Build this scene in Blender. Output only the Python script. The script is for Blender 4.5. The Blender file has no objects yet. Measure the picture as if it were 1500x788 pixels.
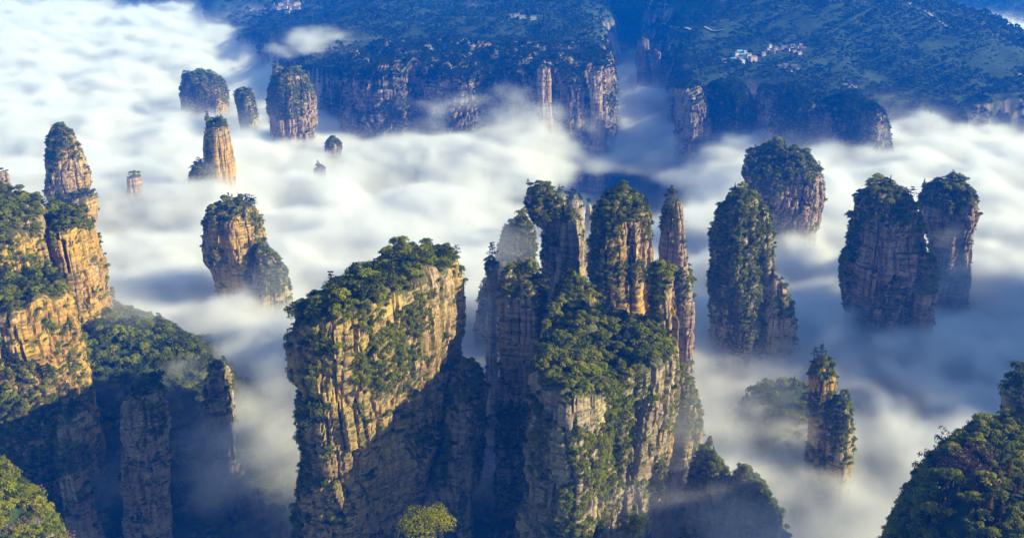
import bpy, math, random
import numpy as np
from mathutils import Vector

# ------------------------------------------------------------------ camera, light, exposure
SC = bpy.context.scene
COL = SC.collection
Z0 = 450.0                       # height of the drone camera above the valley floor datum
PITCH = math.radians(22.0)
HFOV = math.radians(60.0)
F = 750.0 / math.tan(HFOV / 2)   # focal length in photo pixels (1500 wide)
SUN_EL, SUN_AZ = math.radians(27.0), math.radians(101.0)   # azimuth clockwise from +y (view direction)
SUN_STRENGTH = 5.0
SKY_STRENGTH = 0.078
EXPOSURE = 1.08
HAZE_DENSITY = 0.00020
HAZE_COLOR = (0.002, 0.18, 1.0)

cam_d = bpy.data.cameras.new('camera')
cam = bpy.data.objects.new('camera', cam_d)
COL.objects.link(cam)
cam.location = (0, 0, Z0)
cam.rotation_euler = (math.pi / 2 - PITCH, 0, 0)
cam_d.sensor_width = 36
cam_d.lens = 18 / math.tan(HFOV / 2)
cam_d.clip_start = 1.0
cam_d.clip_end = 40000
SC.camera = cam

world = bpy.data.worlds.new('World')
SC.world = world
world.use_nodes = True
wn = world.node_tree
bg = wn.nodes['Background']
sky = wn.nodes.new('ShaderNodeTexSky')
sky.sky_type = 'NISHITA'
sky.sun_disc = False
sky.sun_elevation = SUN_EL
sky.sun_rotation = SUN_AZ
sky.air_density = 1.0
sky.dust_density = 0.3
sky.ozone_density = 3.0
wn.links.new(sky.outputs[0], bg.inputs[0])
bg.inputs[1].default_value = SKY_STRENGTH

sd = bpy.data.lights.new('sun', 'SUN')
sd.energy = SUN_STRENGTH
sd.angle = math.radians(0.6)
sd.color = (1.0, 0.87, 0.64)
sun = bpy.data.objects.new('sun', sd)
COL.objects.link(sun)
sdir = Vector((math.cos(SUN_EL) * math.sin(SUN_AZ), math.cos(SUN_EL) * math.cos(SUN_AZ), math.sin(SUN_EL)))
sun.rotation_euler = (-sdir).to_track_quat('-Z', 'Y').to_euler()
sun.location = (600, 0, 900)

SC.view_settings.view_transform = 'Standard'
SC.view_settings.look = 'None'
SC.view_settings.exposure = EXPOSURE
SC.view_settings.gamma = 1
SC.render.engine = 'CYCLES'
cy = SC.cycles
cy.use_denoising = True
cy.max_bounces = 6
cy.diffuse_bounces = 2
cy.glossy_bounces = 1
cy.transmission_bounces = 1
cy.volume_bounces = 4
cy.transparent_max_bounces = 8
cy.volume_step_rate = 1.0
cy.volume_max_steps = 512
cy.use_adaptive_sampling = True
cy.adaptive_threshold = 0.02
cy.sample_clamp_indirect = 4

# ------------------------------------------------------------------ small helpers
cP, sP = math.cos(PITCH), math.sin(PITCH)


def ray(px, py):
    u, v = (px - 750.0) / F, (394.0 - py) / F
    return u, cP + v * sP, -sP + v * cP


def at(px, py, D):
    """World point standing D metres north of the camera that shows at photo pixel px, py."""
    x, y, z = ray(px, py)
    t = D / y
    return x * t, D, Z0 + z * t


def proj(x, y, z):
    dz = z - Z0
    d = y * cP - dz * sP
    d = np.where(d < 1, 1, d)
    u = x / d
    v = (y * sP + dz * cP) / d
    return 750 + F * u, 394 - F * v, d


def tag(o, label=None, cat=None, group=None, kind=None):
    for k, v in (('label', label), ('category', cat), ('group', group), ('kind', kind)):
        if v:
            o[k] = v
    return o


def link(name, me, parent=None):
    o = bpy.data.objects.new(name, me)
    COL.objects.link(o)
    if parent:
        o.parent = parent
    return o


def mesh_np(name, v, f, mat=None, smooth=False, mi=None):
    """Mesh from numpy arrays; f is (n,4) or (n,3)."""
    me = bpy.data.meshes.new(name)
    v = np.ascontiguousarray(v, dtype=np.float32)
    f = np.ascontiguousarray(f, dtype=np.int32)
    me.vertices.add(len(v))
    me.vertices.foreach_set('co', v.ravel())
    k = f.shape[1]
    me.loops.add(f.size)
    me.loops.foreach_set('vertex_index', f.ravel())
    me.polygons.add(len(f))
    me.polygons.foreach_set('loop_start', np.arange(0, f.size, k, dtype=np.int32))
    me.polygons.foreach_set('loop_total', np.full(len(f), k, dtype=np.int32))
    for m in (mat if isinstance(mat, (list, tuple)) else [mat] if mat else []):
        me.materials.append(m)
    if mi is not None:
        me.polygons.foreach_set('material_index', np.ascontiguousarray(mi, dtype=np.int32))
    me.polygons.foreach_set('use_smooth', np.full(len(f), smooth, dtype=bool))
    me.update(calc_edges=True)
    return me


# ------------------------------------------------------------------ numpy noise
def _h(i, j, k, s):
    n = (i.astype(np.int64) * 374761393 + j.astype(np.int64) * 668265263 + k.astype(np.int64) * 2147483647 + s * 974634777)
    n = (n ^ (n >> 13)) & 0xFFFFFFFF
    n = (n * 1274126177) & 0xFFFFFFFF
    n = (n ^ (n >> 16)) & 0xFFFFFFFF
    n = (n * 2246822519) & 0xFFFFFFFF
    n = n ^ (n >> 15)
    return (n & 0xFFFFFF).astype(np.float32) / 16777216.0


def vnoise(x, y, z, s=0):
    x = np.asarray(x, dtype=np.float32); y = np.asarray(y, dtype=np.float32); z = np.asarray(z, dtype=np.float32)
    x, y, z = np.broadcast_arrays(x, y, z)
    xi, yi, zi = np.floor(x), np.floor(y), np.floor(z)
    fx, fy, fz = x - xi, y - yi, z - zi
    fx = fx * fx * (3 - 2 * fx); fy = fy * fy * (3 - 2 * fy); fz = fz * fz * (3 - 2 * fz)
    xi = xi.astype(np.int32); yi = yi.astype(np.int32); zi = zi.astype(np.int32)
    r = 0
    for a in (0, 1):
        wa = fx if a else 1 - fx
        for b in (0, 1):
            wb = fy if b else 1 - fy
            for c in (0, 1):
                wc = fz if c else 1 - fz
                r = r + wa * wb * wc * _h(xi + a, yi + b, zi + c, s)
    return r * 2 - 1


def fbm(x, y, z, o=4, s=0, g=0.5):
    r, a, t = 0, 1.0, 0
    for i in range(o):
        k = 2.03 ** i
        r = r + a * vnoise(x * k + 13.7 * i, y * k + 7.1 * i, z * k + 3.3 * i, s + i)
        t += a
        a *= g
    return r / t


def cells(x, y, s=0):
    """2-D cellular noise: F1, F2 distances and the random value of the nearest cell."""
    xi, yi = np.floor(x).astype(np.int32), np.floor(y).astype(np.int32)
    f1 = np.full(x.shape, 9.0, np.float32); f2 = f1.copy(); rid = np.zeros(x.shape, np.float32)
    z = np.zeros_like(xi)
    for a in (-1, 0, 1):
        for b in (-1, 0, 1):
            cx, cyy = xi + a, yi + b
            d = np.hypot(cx + 0.1 + 0.8 * _h(cx, cyy, z, s) - x, cyy + 0.1 + 0.8 * _h(cx, cyy, z, s + 1) - y).astype(np.float32)
            r = _h(cx, cyy, z, s + 2)
            m = d < f1
            f2 = np.where(m, f1, np.minimum(f2, d))
            rid = np.where(m, r, rid)
            f1 = np.where(m, d, f1)
    return f1, f2, rid


def sstep(a, b, x):
    t = np.clip((x - a) / (b - a), 0, 1)
    return t * t * (3 - 2 * t)


# ------------------------------------------------------------------ materials
def new_mat(name):
    m = bpy.data.materials.new(name)
    m.use_nodes = True
    nt = m.node_tree
    b = nt.nodes['Principled BSDF']
    b.inputs['Roughness'].default_value = 0.9
    b.inputs['Specular IOR Level'].default_value = 0.15
    return m, nt, b


def node(nt, t, **kw):
    n = nt.nodes.new(t)
    for k, v in kw.items():
        if k in n.inputs:
            n.inputs[k].default_value = v
        else:
            setattr(n, k, v)
    return n


def ramp(nt, src, stops):
    r = nt.nodes.new('ShaderNodeValToRGB')
    el = r.color_ramp.elements
    while len(el) < len(stops):
        el.new(0.5)
    for e, (p, c) in zip(el, stops):
        e.position = p
        e.color = (*c, 1)
    nt.links.new(src, r.inputs[0])
    return r.outputs[0]


def mix(nt, fac, a, b, mode='MIX'):
    m = nt.nodes.new('ShaderNodeMix')
    m.data_type = 'RGBA'
    m.blend_type = mode
    for s, v in ((m.inputs[0], fac), (m.inputs[6], a), (m.inputs[7], b)):
        if isinstance(v, (int, float)):
            s.default_value = v
        elif isinstance(v, tuple):
            s.default_value = (*v, 1)
        else:
            nt.links.new(v, s)
    return m.outputs[2]


def rock_material(name, light, mid, dark, moss=0.5):
    m, nt, b = new_mat(name)
    L = nt.links.new
    geo = nt.nodes.new('ShaderNodeNewGeometry')
    pos = geo.outputs['Position']

    def scaled(sx, sy, sz):
        mp = nt.nodes.new('ShaderNodeMapping')
        mp.inputs['Scale'].default_value = (sx, sy, sz)
        L(pos, mp.inputs[0])
        return mp.outputs[0]

    def nz(vec, sc, det=5, rough=0.6):
        n = node(nt, 'ShaderNodeTexNoise', Scale=sc, Detail=det, Roughness=rough)
        L(vec, n.inputs['Vector'])
        return n.outputs['Fac']
    big = nz(scaled(1, 1, 1), 0.03, 4)
    strata = nz(scaled(0.03, 0.03, 1), 0.45, 5, 0.7)
    stain = nz(scaled(1, 1, 0.08), 0.30, 5, 0.65)
    fine = nz(scaled(1, 1, 1.6), 0.5, 6, 0.7)
    c = ramp(nt, big, [(0.36, mid), (0.62, light)])
    tone = nz(scaled(1, 1, 0.7), 0.017, 3)
    c = mix(nt, ramp(nt, tone, [(0.48, (0,) * 3), (0.60, (0.6,) * 3)]), c, (0.50, 0.39, 0.30))
    c = mix(nt, ramp(nt, strata, [(0.40, (0.65,) * 3), (0.58, (0,) * 3)]), c, dark)
    c = mix(nt, ramp(nt, stain, [(0.50, (0,) * 3), (0.68, (0.7,) * 3)]), c, tuple(x * 0.55 for x in dark))
    c = mix(nt, 0.55, c, ramp(nt, fine, [(0.3, (0.30,) * 3), (0.7, (1.0, 0.97, 0.92))]), 'MULTIPLY')
    # moss and lichen: on faces that look up, and in patches
    sep = nt.nodes.new('ShaderNodeSeparateXYZ')
    L(geo.outputs['Normal'], sep.inputs[0])
    mn = nz(scaled(1, 1, 0.5), 0.11, 5, 0.65)
    add = node(nt, 'ShaderNodeMath', operation='MULTIPLY_ADD')
    L(sep.outputs[2], add.inputs[0]); add.inputs[1].default_value = 0.35; L(mn, add.inputs[2])
    mf = ramp(nt, add.outputs[0], [(0.66 - 0.12 * moss, (0,) * 3), (0.76 - 0.12 * moss, (0.85,) * 3)])
    mc = ramp(nt, fine, [(0.3, (0.018, 0.030, 0.008)), (0.7, (0.075, 0.095, 0.03))])
    c = mix(nt, mf, c, mc)
    L(c, b.inputs['Base Color'])
    bm = node(nt, 'ShaderNodeBump', Strength=0.9, Distance=0.9)
    s2 = nz(scaled(0.25, 0.25, 1.5), 0.9, 6, 0.75)
    L(s2, bm.inputs['Height'])
    L(bm.outputs[0], b.inputs['Normal'])
    return m


def leaf_material(name, c1, c2, c3):
    """c1 dark, c2 mid, c3 light foliage colour; varies from tree to tree and leaf to leaf."""
    m, nt, b = new_mat(name)
    L = nt.links.new
    oi = nt.nodes.new('ShaderNodeObjectInfo')
    geo = nt.nodes.new('ShaderNodeNewGeometry')
    n = node(nt, 'ShaderNodeTexNoise', Scale=0.012, Detail=2)
    L(geo.outputs['Position'], n.inputs['Vector'])
    a = node(nt, 'ShaderNodeMath', operation='MULTIPLY_ADD')
    L(oi.outputs['Random'], a.inputs[0]); a.inputs[1].default_value = 0.7
    mm = node(nt, 'ShaderNodeMath', operation='MULTIPLY')
    L(n.outputs['Fac'], mm.inputs[0]); mm.inputs[1].default_value = 0.35
    L(mm.outputs[0], a.inputs[2])
    c = ramp(nt, a.outputs[0], [(0.12, c1), (0.42, c2), (0.80, c3)])
    rr = ramp(nt, geo.outputs['Random Per Island'], [(0.0, (0.65,) * 3), (1.0, (1.0,) * 3)])
    c = mix(nt, 1.0, c, rr, 'MULTIPLY')
    L(c, b.inputs['Base Color'])
    tr = nt.nodes.new('ShaderNodeBsdfTranslucent')
    L(c, tr.inputs[0])
    ms = nt.nodes.new('ShaderNodeMixShader')
    ms.inputs[0].default_value = 0.45
    L(b.outputs[0], ms.inputs[1]); L(tr.outputs[0], ms.inputs[2])
    L(ms.outputs[0], nt.nodes['Material Output'].inputs['Surface'])
    return m


def plain(name, c, rough=0.85, var=0.25, scale=1.0):
    m, nt, b = new_mat(name)
    n = node(nt, 'ShaderNodeTexNoise', Scale=scale, Detail=4)
    geo = nt.nodes.new('ShaderNodeNewGeometry')
    nt.links.new(geo.outputs['Position'], n.inputs['Vector'])
    o = ramp(nt, n.outputs['Fac'], [(0.3, tuple(x * (1 - var) for x in c)), (0.7, tuple(min(1, x * (1 + var)) for x in c))])
    nt.links.new(o, b.inputs['Base Color'])
    b.inputs['Roughness'].default_value = rough
    return m


M_gold = rock_material('golden_sandstone', (0.72, 0.45, 0.075), (0.52, 0.32, 0.075), (0.22, 0.13, 0.06), 0.4)
M_pale = rock_material('pale_sandstone', (0.56, 0.47, 0.25), (0.42, 0.33, 0.18), (0.20, 0.15, 0.09), 0.55)
M_pink = rock_material('pink_sandstone', (0.56, 0.37, 0.22), (0.38, 0.26, 0.18), (0.16, 0.11, 0.085), 0.3)
M_slab = rock_material('streaked_sandstone', (0.70, 0.49, 0.11), (0.48, 0.34, 0.14), (0.20, 0.14, 0.08), 0.5)
M_far = rock_material('shaded_dark_sandstone', (0.44, 0.28, 0.20), (0.20, 0.15, 0.12), (0.08, 0.065, 0.055), 0.5)  # dark tone puts the shade of the far cliffs into the rock colour
M_leaf = leaf_material('broadleaf_foliage', (0.045, 0.065, 0.004), (0.15, 0.19, 0.005), (0.31, 0.34, 0.006))
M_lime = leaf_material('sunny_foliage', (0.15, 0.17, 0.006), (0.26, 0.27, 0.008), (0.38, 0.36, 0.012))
M_pine = leaf_material('pine_foliage', (0.012, 0.032, 0.010), (0.022, 0.050, 0.014), (0.045, 0.080, 0.018))
M_rust = leaf_material('rusty_fir_foliage', (0.07, 0.055, 0.018), (0.13, 0.085, 0.022), (0.20, 0.13, 0.03))
M_twig = plain('bare_twigs', (0.15, 0.095, 0.065), var=0.35)
M_bark = plain('bark', (0.11, 0.085, 0.06), var=0.3)

# ------------------------------------------------------------------ tree shapes
def leaf_quads(cen, nrm, size, rng):
    n = len(cen)
    a = rng.normal(size=(n, 3)); a /= np.linalg.norm(a, axis=1)[:, None]
    t = np.cross(nrm, a); t /= np.linalg.norm(t, axis=1)[:, None] + 1e-6
    b = np.cross(nrm, t)
    s = (size * rng.uniform(0.6, 1.25, n))[:, None] * 0.5
    k = rng.uniform(0.45, 0.8, (n, 1))
    v = np.stack([cen - t * s, cen - b * s * k, cen + t * s, cen + b * s * k], axis=1).reshape(-1, 3)
    return v


def blob_leaves(centres, radii, n_each, size, rng, flat=0.8, lean=1.5):
    P, N = [], []
    for c, r in zip(centres, radii):
        d = rng.normal(size=(n_each, 3)); d /= np.linalg.norm(d, axis=1)[:, None]
        d[:, 2] = np.where(d[:, 2] < -0.35, -d[:, 2], d[:, 2])
        rr = r * rng.uniform(0.72, 1.06, (n_each, 1))
        P.append(np.array(c) + d * rr * np.array([1, 1, flat]))
        nn = d * lean + rng.normal(size=(n_each, 3)) * 0.45
        N.append(nn / np.linalg.norm(nn, axis=1)[:, None])
    P, N = np.concatenate(P), np.concatenate(N)
    return leaf_quads(P, N, size, rng)


def quads_mesh(name, v, mat):
    f = np.arange(len(v), dtype=np.int32).reshape(-1, 4)
    return mesh_np(name, v, f, mat)


def limbs_mesh(name, segs, mat, k=5):
    """Tapered limbs: segs = [(p0, p1, r0, r1)]."""
    V, Fc = [], []
    for p0, p1, r0, r1 in segs:
        p0, p1 = np.array(p0, float), np.array(p1, float)
        d = p1 - p0; d /= np.linalg.norm(d) + 1e-9
        a = np.cross(d, [0.3, 1, 0.2]); a /= np.linalg.norm(a); b = np.cross(d, a)
        o = len(V)
        for p, r in ((p0, r0), (p1, r1)):
            for i in range(k):
                t = 2 * math.pi * i / k
                V.append(p + (a * math.cos(t) + b * math.sin(t)) * r)
        for i in range(k):
            j = (i + 1) % k
            Fc.append((o + i, o + j, o + k + j, o + k + i))
    return mesh_np(name, np.array(V), np.array(Fc), mat)


def broadleaf(seed, mat, n_each=42, nb=15, H=7.0, R=3.0, size=0.62):
    rng = np.random.default_rng(seed)
    cs, rs = [], []
    for i in range(nb):
        t = rng.uniform(0, 2 * math.pi); q = math.sqrt(rng.uniform(0, 1)) * R * 0.72
        hz = H * 0.42 + (1 - (q / R) ** 2) * H * 0.42 * rng.uniform(0.55, 1.0)
        cs.append((q * math.cos(t), q * math.sin(t), hz)); rs.append(R * rng.uniform(0.26, 0.44))
    v = blob_leaves(cs, rs, n_each, size, rng)
    segs = [((0, 0, -1.5), (0.1, 0, H * 0.45), 0.22, 0.15)] + [((0.1, 0, H * 0.4), c, 0.12, 0.04) for c in cs[:6]]
    return quads_mesh('tree_crown', v, mat), limbs_mesh('tree_trunk', segs, M_bark)


def pine(seed, mat, H=9.0, tiers=5, R=2.6, n_each=30, size=0.55, flat=0.25):
    """Mountain pine: bare lower trunk, a few flat tiers of needles reaching to one side."""
    rng = np.random.default_rng(seed)
    cs, rs = [], []
    segs = [((0, 0, -1.5), (0.25, 0, H * 0.5), 0.2, 0.14), ((0.25, 0, H * 0.5), (0.1, 0.2, H * 0.97), 0.14, 0.05)]
    for i in range(tiers):
        h = H * (0.45 + 0.52 * i / (tiers - 1))
        rt = R * (1.0 - 0.55 * i / (tiers - 1)) * rng.uniform(0.75, 1.15)
        nbr = 3 if i < tiers - 1 else 2
        a0 = rng.uniform(0, 6.28)
        for j in range(nbr):
            a = a0 + j * 6.28 / nbr + rng.uniform(-.5, .5)
            q = rt * rng.uniform(0.35, 0.75)
            c = (q * math.cos(a), q * math.sin(a), h + rng.uniform(-.25, .25))
            cs.append(c); rs.append(rt * rng.uniform(0.36, 0.55))
            segs.append(((0.2, 0, h - 0.3), c, 0.07, 0.03))
    v = blob_leaves(cs, rs, n_each, size, rng, flat=flat, lean=0.5)
    return quads_mesh('pine_crown', v, mat), limbs_mesh('pine_trunk', segs, M_bark, 4)


def fir(seed, mat, H=9.0, R=1.9, n=420, size=0.6):
    rng = np.random.default_rng(seed)
    t = 1 - np.sqrt(rng.uniform(0, 1, n)); a = rng.uniform(0, 6.28, n)
    tier = 0.75 + 0.25 * np.sin(t * 40 + a)
    r = R * (1 - t) * tier * rng.uniform(0.65, 1.05, n)
    P = np.stack([r * np.cos(a), r * np.sin(a), H * (0.12 + 0.88 * t)], 1)
    N = np.stack([np.cos(a), np.sin(a), np.full(n, 0.9)], 1) + rng.normal(size=(n, 3)) * 0.35
    N /= np.linalg.norm(N, axis=1)[:, None]
    v = leaf_quads(P, N, size, rng)
    return quads_mesh('fir_crown', v, mat), limbs_mesh('fir_trunk', [((0, 0, -1.5), (0, 0, H * 0.9), 0.18, 0.03)], M_bark, 4)


def shrub(seed, mat, n_each=34, nb=5, R=1.7, size=0.5):
    rng = np.random.default_rng(seed)
    cs = [(rng.uniform(-.9, .9), rng.uniform(-.9, .9), rng.uniform(0.3, 1.3)) for _ in range(nb)]
    v = blob_leaves(cs, [rng.uniform(0.7, 1.1) for _ in cs], n_each, size, rng)
    return quads_mesh('shrub_crown', v, mat), limbs_mesh('shrub_trunk', [((0, 0, -1), (0, 0, 1), 0.12, 0.05)], M_bark, 4)


def twiggy(seed, mat, H=5.0, n=150):
    rng = np.random.default_rng(seed)
    segs = [((0, 0, -1), (0, 0, H * 0.35), 0.12, 0.09)]
    P, N = [], []
    v = []
    cs = [(rng.normal() * 1.0, rng.normal() * 1.0, H * rng.uniform(0.5, 0.95)) for _ in range(7)]
    for c in cs:
        segs.append(((0, 0, H * 0.3), c, 0.07, 0.02))
    d = blob_leaves(cs, [0.95] * 7, n // 7, 0.75, rng)
    q = d.reshape(-1, 4, 3)
    mid = q.mean(axis=1, keepdims=True)
    q = mid + (q - mid) * np.array([0.5, 0.5, 1.2])
    return quads_mesh('twig_crown', q.reshape(-1, 3), mat), limbs_mesh('twig_trunk', segs, M_bark, 4)


# kind index -> (crown mesh, trunk mesh, natural height, words)
PROTO = {
    0: (*broadleaf(1, M_leaf), 7.0), 1: (*broadleaf(2, M_leaf, nb=12, R=2.6), 7.0), 2: (*broadleaf(3, M_leaf, nb=17, R=3.3, H=6.2), 6.2),
    3: (*pine(4, M_pine), 9.0), 4: (*pine(5, M_pine, H=8, tiers=4, R=3.0), 8.0),
    5: (*broadleaf(6, M_lime, nb=15), 7.0), 6: (*shrub(7, M_leaf), 2.4), 7: (*fir(8, M_rust), 9.0),
    8: (*twiggy(9, M_twig), 5.0), 9: (*fir(10, M_pine, H=9), 9.0), 10: (*shrub(11, M_lime), 2.4),
    # coarser crowns for the distant woods
    11: (*broadleaf(12, M_pine, n_each=9, nb=9, size=1.5), 7.0), 12: (*fir(13, M_pine, n=60, size=1.5, R=2.2), 9.0),
    13: (*broadleaf(14, M_pine, n_each=9, nb=9, size=1.5), 7.0),
}
PLACED = []      # arrays: x, y, z, height, kind, host index
HOSTS = []       # (host words used in the labels)


def plant(P, hgt, kind, host):
    n = len(P)
    if n:
        PLACED.append(np.column_stack([P, hgt, kind, np.full(n, host)]))


RS = np.random.default_rng(77)
MIX_NEAR = ([0, 1, 2, 3, 4, 5, 9, 8], [0.26, 0.22, 0.20, 0.06, 0.05, 0.16, 0.03, 0.02])
MIX_DARK = ([0, 1, 2, 3, 4, 9], [0.25, 0.22, 0.2, 0.13, 0.12, 0.08])
MIX_FAR = ([11, 12, 13], [0.45, 0.15, 0.40])


def veg_out_sign(n, v, c):
    m = v.mean(axis=0)
    return (n[:, 0] * (c[:, 0] - m[0]) + n[:, 1] * (c[:, 1] - m[1])) > 0


def scatter(v, f, host, top=0.06, wall=0.05, hmul=1.0, far=False, mix_=None, masks=(), seed=0, zmin=None, ledge=1.0, clear=()):
    """Plant trees on the faces that look up, on ledges and in the given patches of the rock."""
    rng = np.random.default_rng(seed + 5)
    q = v[f]
    c = q.mean(axis=1)
    n = np.cross(q[:, 2] - q[:, 0], q[:, 3] - q[:, 1]) * 0.5
    area = np.linalg.norm(n, axis=1) + 1e-9
    n /= area[:, None]
    up = np.abs(n[:, 2])
    px, py, d = proj(c[:, 0], c[:, 1], c[:, 2])
    wn_ = fbm(c[:, 0] / 14, c[:, 1] / 14, c[:, 2] / 11, 3, seed + 9)
    dt = top * sstep(0.45, 0.75, up)
    dl = wall * ledge * sstep(0.22, 0.5, up) * (0.35 + 0.65 * (wn_ > -0.05))
    dw = wall * 0.75 * sstep(0.18, 0.34, wn_)
    # patches are given on the photograph's face of the rock; n.y < 0 keeps them on that side
    extra = np.zeros(len(c)); cut = np.ones(len(c))
    wob = fbm(c[:, 0] / 6, c[:, 1] / 6, c[:, 2] / 6, 3, seed + 3) * 0.55
    for (mx, my, rx, ry, s) in masks:
        e = np.hypot((px - mx) / rx, (py - my) / ry) + wob
        extra = np.maximum(extra, s * (1 - sstep(0.8, 1.0, e)))
    for (mx, my, rx, ry, s) in clear:
        e = np.hypot((px - mx) / rx, (py - my) / ry) + wob
        cut = np.minimum(cut, 1 - s * (1 - sstep(0.8, 1.0, e)))
    shr = np.maximum(np.maximum(dl, dw) * cut, extra * 0.24)
    out = n * np.where(veg_out_sign(n, v, c), 1, -1)[:, None]
    if zmin is not None:
        dt = dt * (c[:, 2] > zmin); shr = shr * (c[:, 2] > zmin)
    inview = (px > -120) & (px < 1620) & (py > -80) & (py < 900)
    dt *= inview * np.maximum(cut, 0.3); shr *= inview
    for den, small in ((dt, False), (shr, True)):
        lam = den * area
        k = rng.poisson(np.minimum(lam, 4))
        idx = np.repeat(np.arange(len(c)), k)
        if not len(idx):
            continue
        w = rng.dirichlet([1, 1, 1, 1], len(idx))
        P = (q[idx] * w[:, :, None]).sum(axis=1)
        m = len(idx)
        if far:
            kd = rng.choice(MIX_FAR[0], m, p=MIX_FAR[1]); h = rng.uniform(5, 9, m) * (0.75 if small else 1)
        elif small:
            kd = rng.choice([6, 1, 0, 10, 3, 2], m, p=[0.42, 0.16, 0.14, 0.12, 0.05, 0.11])
            h = np.where((kd == 6) | (kd == 10), rng.uniform(1.8, 3.6, m), rng.uniform(3.0, 5.2, m))
        else:
            a, b = mix_ or MIX_NEAR
            kd = rng.choice(a, m, p=np.array(b) / sum(b)); h = rng.lognormal(math.log(4.9), 0.34, m)
            h = np.where((kd == 3) | (kd == 4) | (kd == 9), h * 1.4, h)
            h = np.where(kd == 8, h * 0.7, h)
        if small:      # wall bushes lean out of the rock
            hh = h * hmul
            P = P + out[idx] * np.array([1, 1, 0]) * (0.16 * hh)[:, None] - np.array([0, 0, .22]) * hh[:, None]
        plant(P - np.array([0, 0, 0.3]), h * hmul, kd, host)


def finish_trees():
    """Trees that show largest become single trees (an Empty, a crown and a trunk each); the rest is the forest."""
    A = np.concatenate(PLACED)
    px, py, d = proj(A[:, 0], A[:, 1], A[:, 2] + A[:, 3] * 0.5)
    size = A[:, 3] * F / d
    inside = (px > 4) & (px < 1496) & (py > 4) & (py < 784)
    score = np.where(inside & (A[:, 4] < 11) & (A[:, 4] != 6) & (A[:, 4] != 10), size, 0)
    # the slopes that look at the camera, not their far sides
    score *= VIS(A)
    order = np.argsort(-score)
    pick = list(order[:292][score[order[:292]] > 0])
    src = {}
    for k in PROTO:                       # one standing tree of every kind for the forest to repeat
        have = [i for i in pick if int(A[i, 4]) == k]
        if not have:
            cand = np.where((A[:, 4] == k) & inside)[0]
            if len(cand) == 0:
                cand = np.where(A[:, 4] == k)[0]
            if len(cand):
                pick.append(cand[np.argmax(size[cand])])
    rng = np.random.default_rng(3)
    words = {0: 'round crowned broadleaf tree', 1: 'slender broadleaf tree', 2: 'wide spreading broadleaf tree', 3: 'tall dark layered pine',
             4: 'broad flat topped pine', 5: 'bright yellow green broadleaf tree', 6: 'low dark green shrub', 7: 'rusty brown cone shaped fir',
             8: 'leafless brown twiggy bush', 9: 'dark green pointed fir', 10: 'low yellow green shrub', 11: 'small rounded tree', 12: 'small pointed fir', 13: 'small dark rounded tree'}
    names = {0: 'broadleaf_tree', 1: 'broadleaf_tree', 2: 'broadleaf_tree', 3: 'pine_tree', 4: 'pine_tree', 5: 'broadleaf_tree', 6: 'shrub', 7: 'fir_tree',
             8: 'bare_bush', 9: 'fir_tree', 10: 'shrub', 11: 'broadleaf_tree', 12: 'fir_tree', 13: 'broadleaf_tree'}
    cats = {6: 'shrub', 8: 'shrub', 10: 'shrub'}
    for i in pick:
        k = int(A[i, 4]); cr, tk, H = PROTO[k]
        e = bpy.data.objects.new(names[k], None); COL.objects.link(e)
        e.empty_display_size = 1
        e.location = A[i, :3]; s = A[i, 3] / H
        e.scale = (s * rng.uniform(0.9, 1.15), s * rng.uniform(0.9, 1.15), s); e.rotation_euler = (rng.normal() * 0.05, rng.normal() * 0.05, rng.uniform(0, 6.28))
        hw = HOSTS[int(A[i, 5])]
        tag(e, '%s %s' % (words[k], hw), cats.get(k, 'tree'), '%ss %s' % (words[k], hw))
        c = link('crown', cr, e); t = link('trunk', tk, e)
        src.setdefault(k, (c, t))
    rest = np.ones(len(A), bool); rest[pick] = False
    B = A[rest]
    me = bpy.data.meshes.new('forest')
    me.vertices.add(len(B))
    me.vertices.foreach_set('co', np.ascontiguousarray(B[:, :3], np.float32).ravel())
    Hs = np.array([PROTO[k][2] for k in range(len(PROTO))])
    sc = B[:, 3] / Hs[B[:, 4].astype(int)]
    for nm, ty, dat in (('kind_id', 'INT', B[:, 4].astype(np.int32)), ('size', 'FLOAT', sc.astype(np.float32)), ('spin', 'FLOAT', rng.uniform(0, 6.28, len(B)).astype(np.float32))):
        at_ = me.attributes.new(nm, ty, 'POINT'); at_.data.foreach_set('value', dat)
    ob = link('forest', me)
    tag(ob, kind='stuff')
    ng = bpy.data.node_groups.new('forest_scatter', 'GeometryNodeTree')
    ng.interface.new_socket('Geometry', in_out='INPUT', socket_type='NodeSocketGeometry')
    ng.interface.new_socket('Geometry', in_out='OUTPUT', socket_type='NodeSocketGeometry')
    N, L = ng.nodes, ng.links.new
    gi, go = N.new('NodeGroupInput'), N.new('NodeGroupOutput')

    def attr(nm, ty):
        n = N.new('GeometryNodeInputNamedAttribute'); n.data_type = ty; n.inputs[0].default_value = nm
        return n.outputs[0]
    kid, size_, spin = attr('kind_id', 'INT'), attr('size', 'FLOAT'), attr('spin', 'FLOAT')
    cx = N.new('ShaderNodeCombineXYZ'); L(spin, cx.inputs[2])
    jn = N.new('GeometryNodeJoinGeometry')
    for k, (c, t) in src.items():
        j = N.new('GeometryNodeJoinGeometry')
        for o in (c, t):
            oi = N.new('GeometryNodeObjectInfo'); oi.transform_space = 'ORIGINAL'; oi.inputs['Object'].default_value = o
            L(oi.outputs['Geometry'], j.inputs[0])
        cmp = N.new('FunctionNodeCompare'); cmp.data_type = 'INT'; cmp.operation = 'EQUAL'
        L(kid, cmp.inputs[2]); cmp.inputs[3].default_value = k
        ip = N.new('GeometryNodeInstanceOnPoints')
        L(gi.outputs[0], ip.inputs['Points']); L(cmp.outputs[0], ip.inputs['Selection']); L(j.outputs[0], ip.inputs['Instance'])
        L(cx.outputs[0], ip.inputs['Rotation']); L(size_, ip.inputs['Scale'])
        L(ip.outputs[0], jn.inputs[0])
    L(jn.outputs[0], go.inputs[0])
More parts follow.
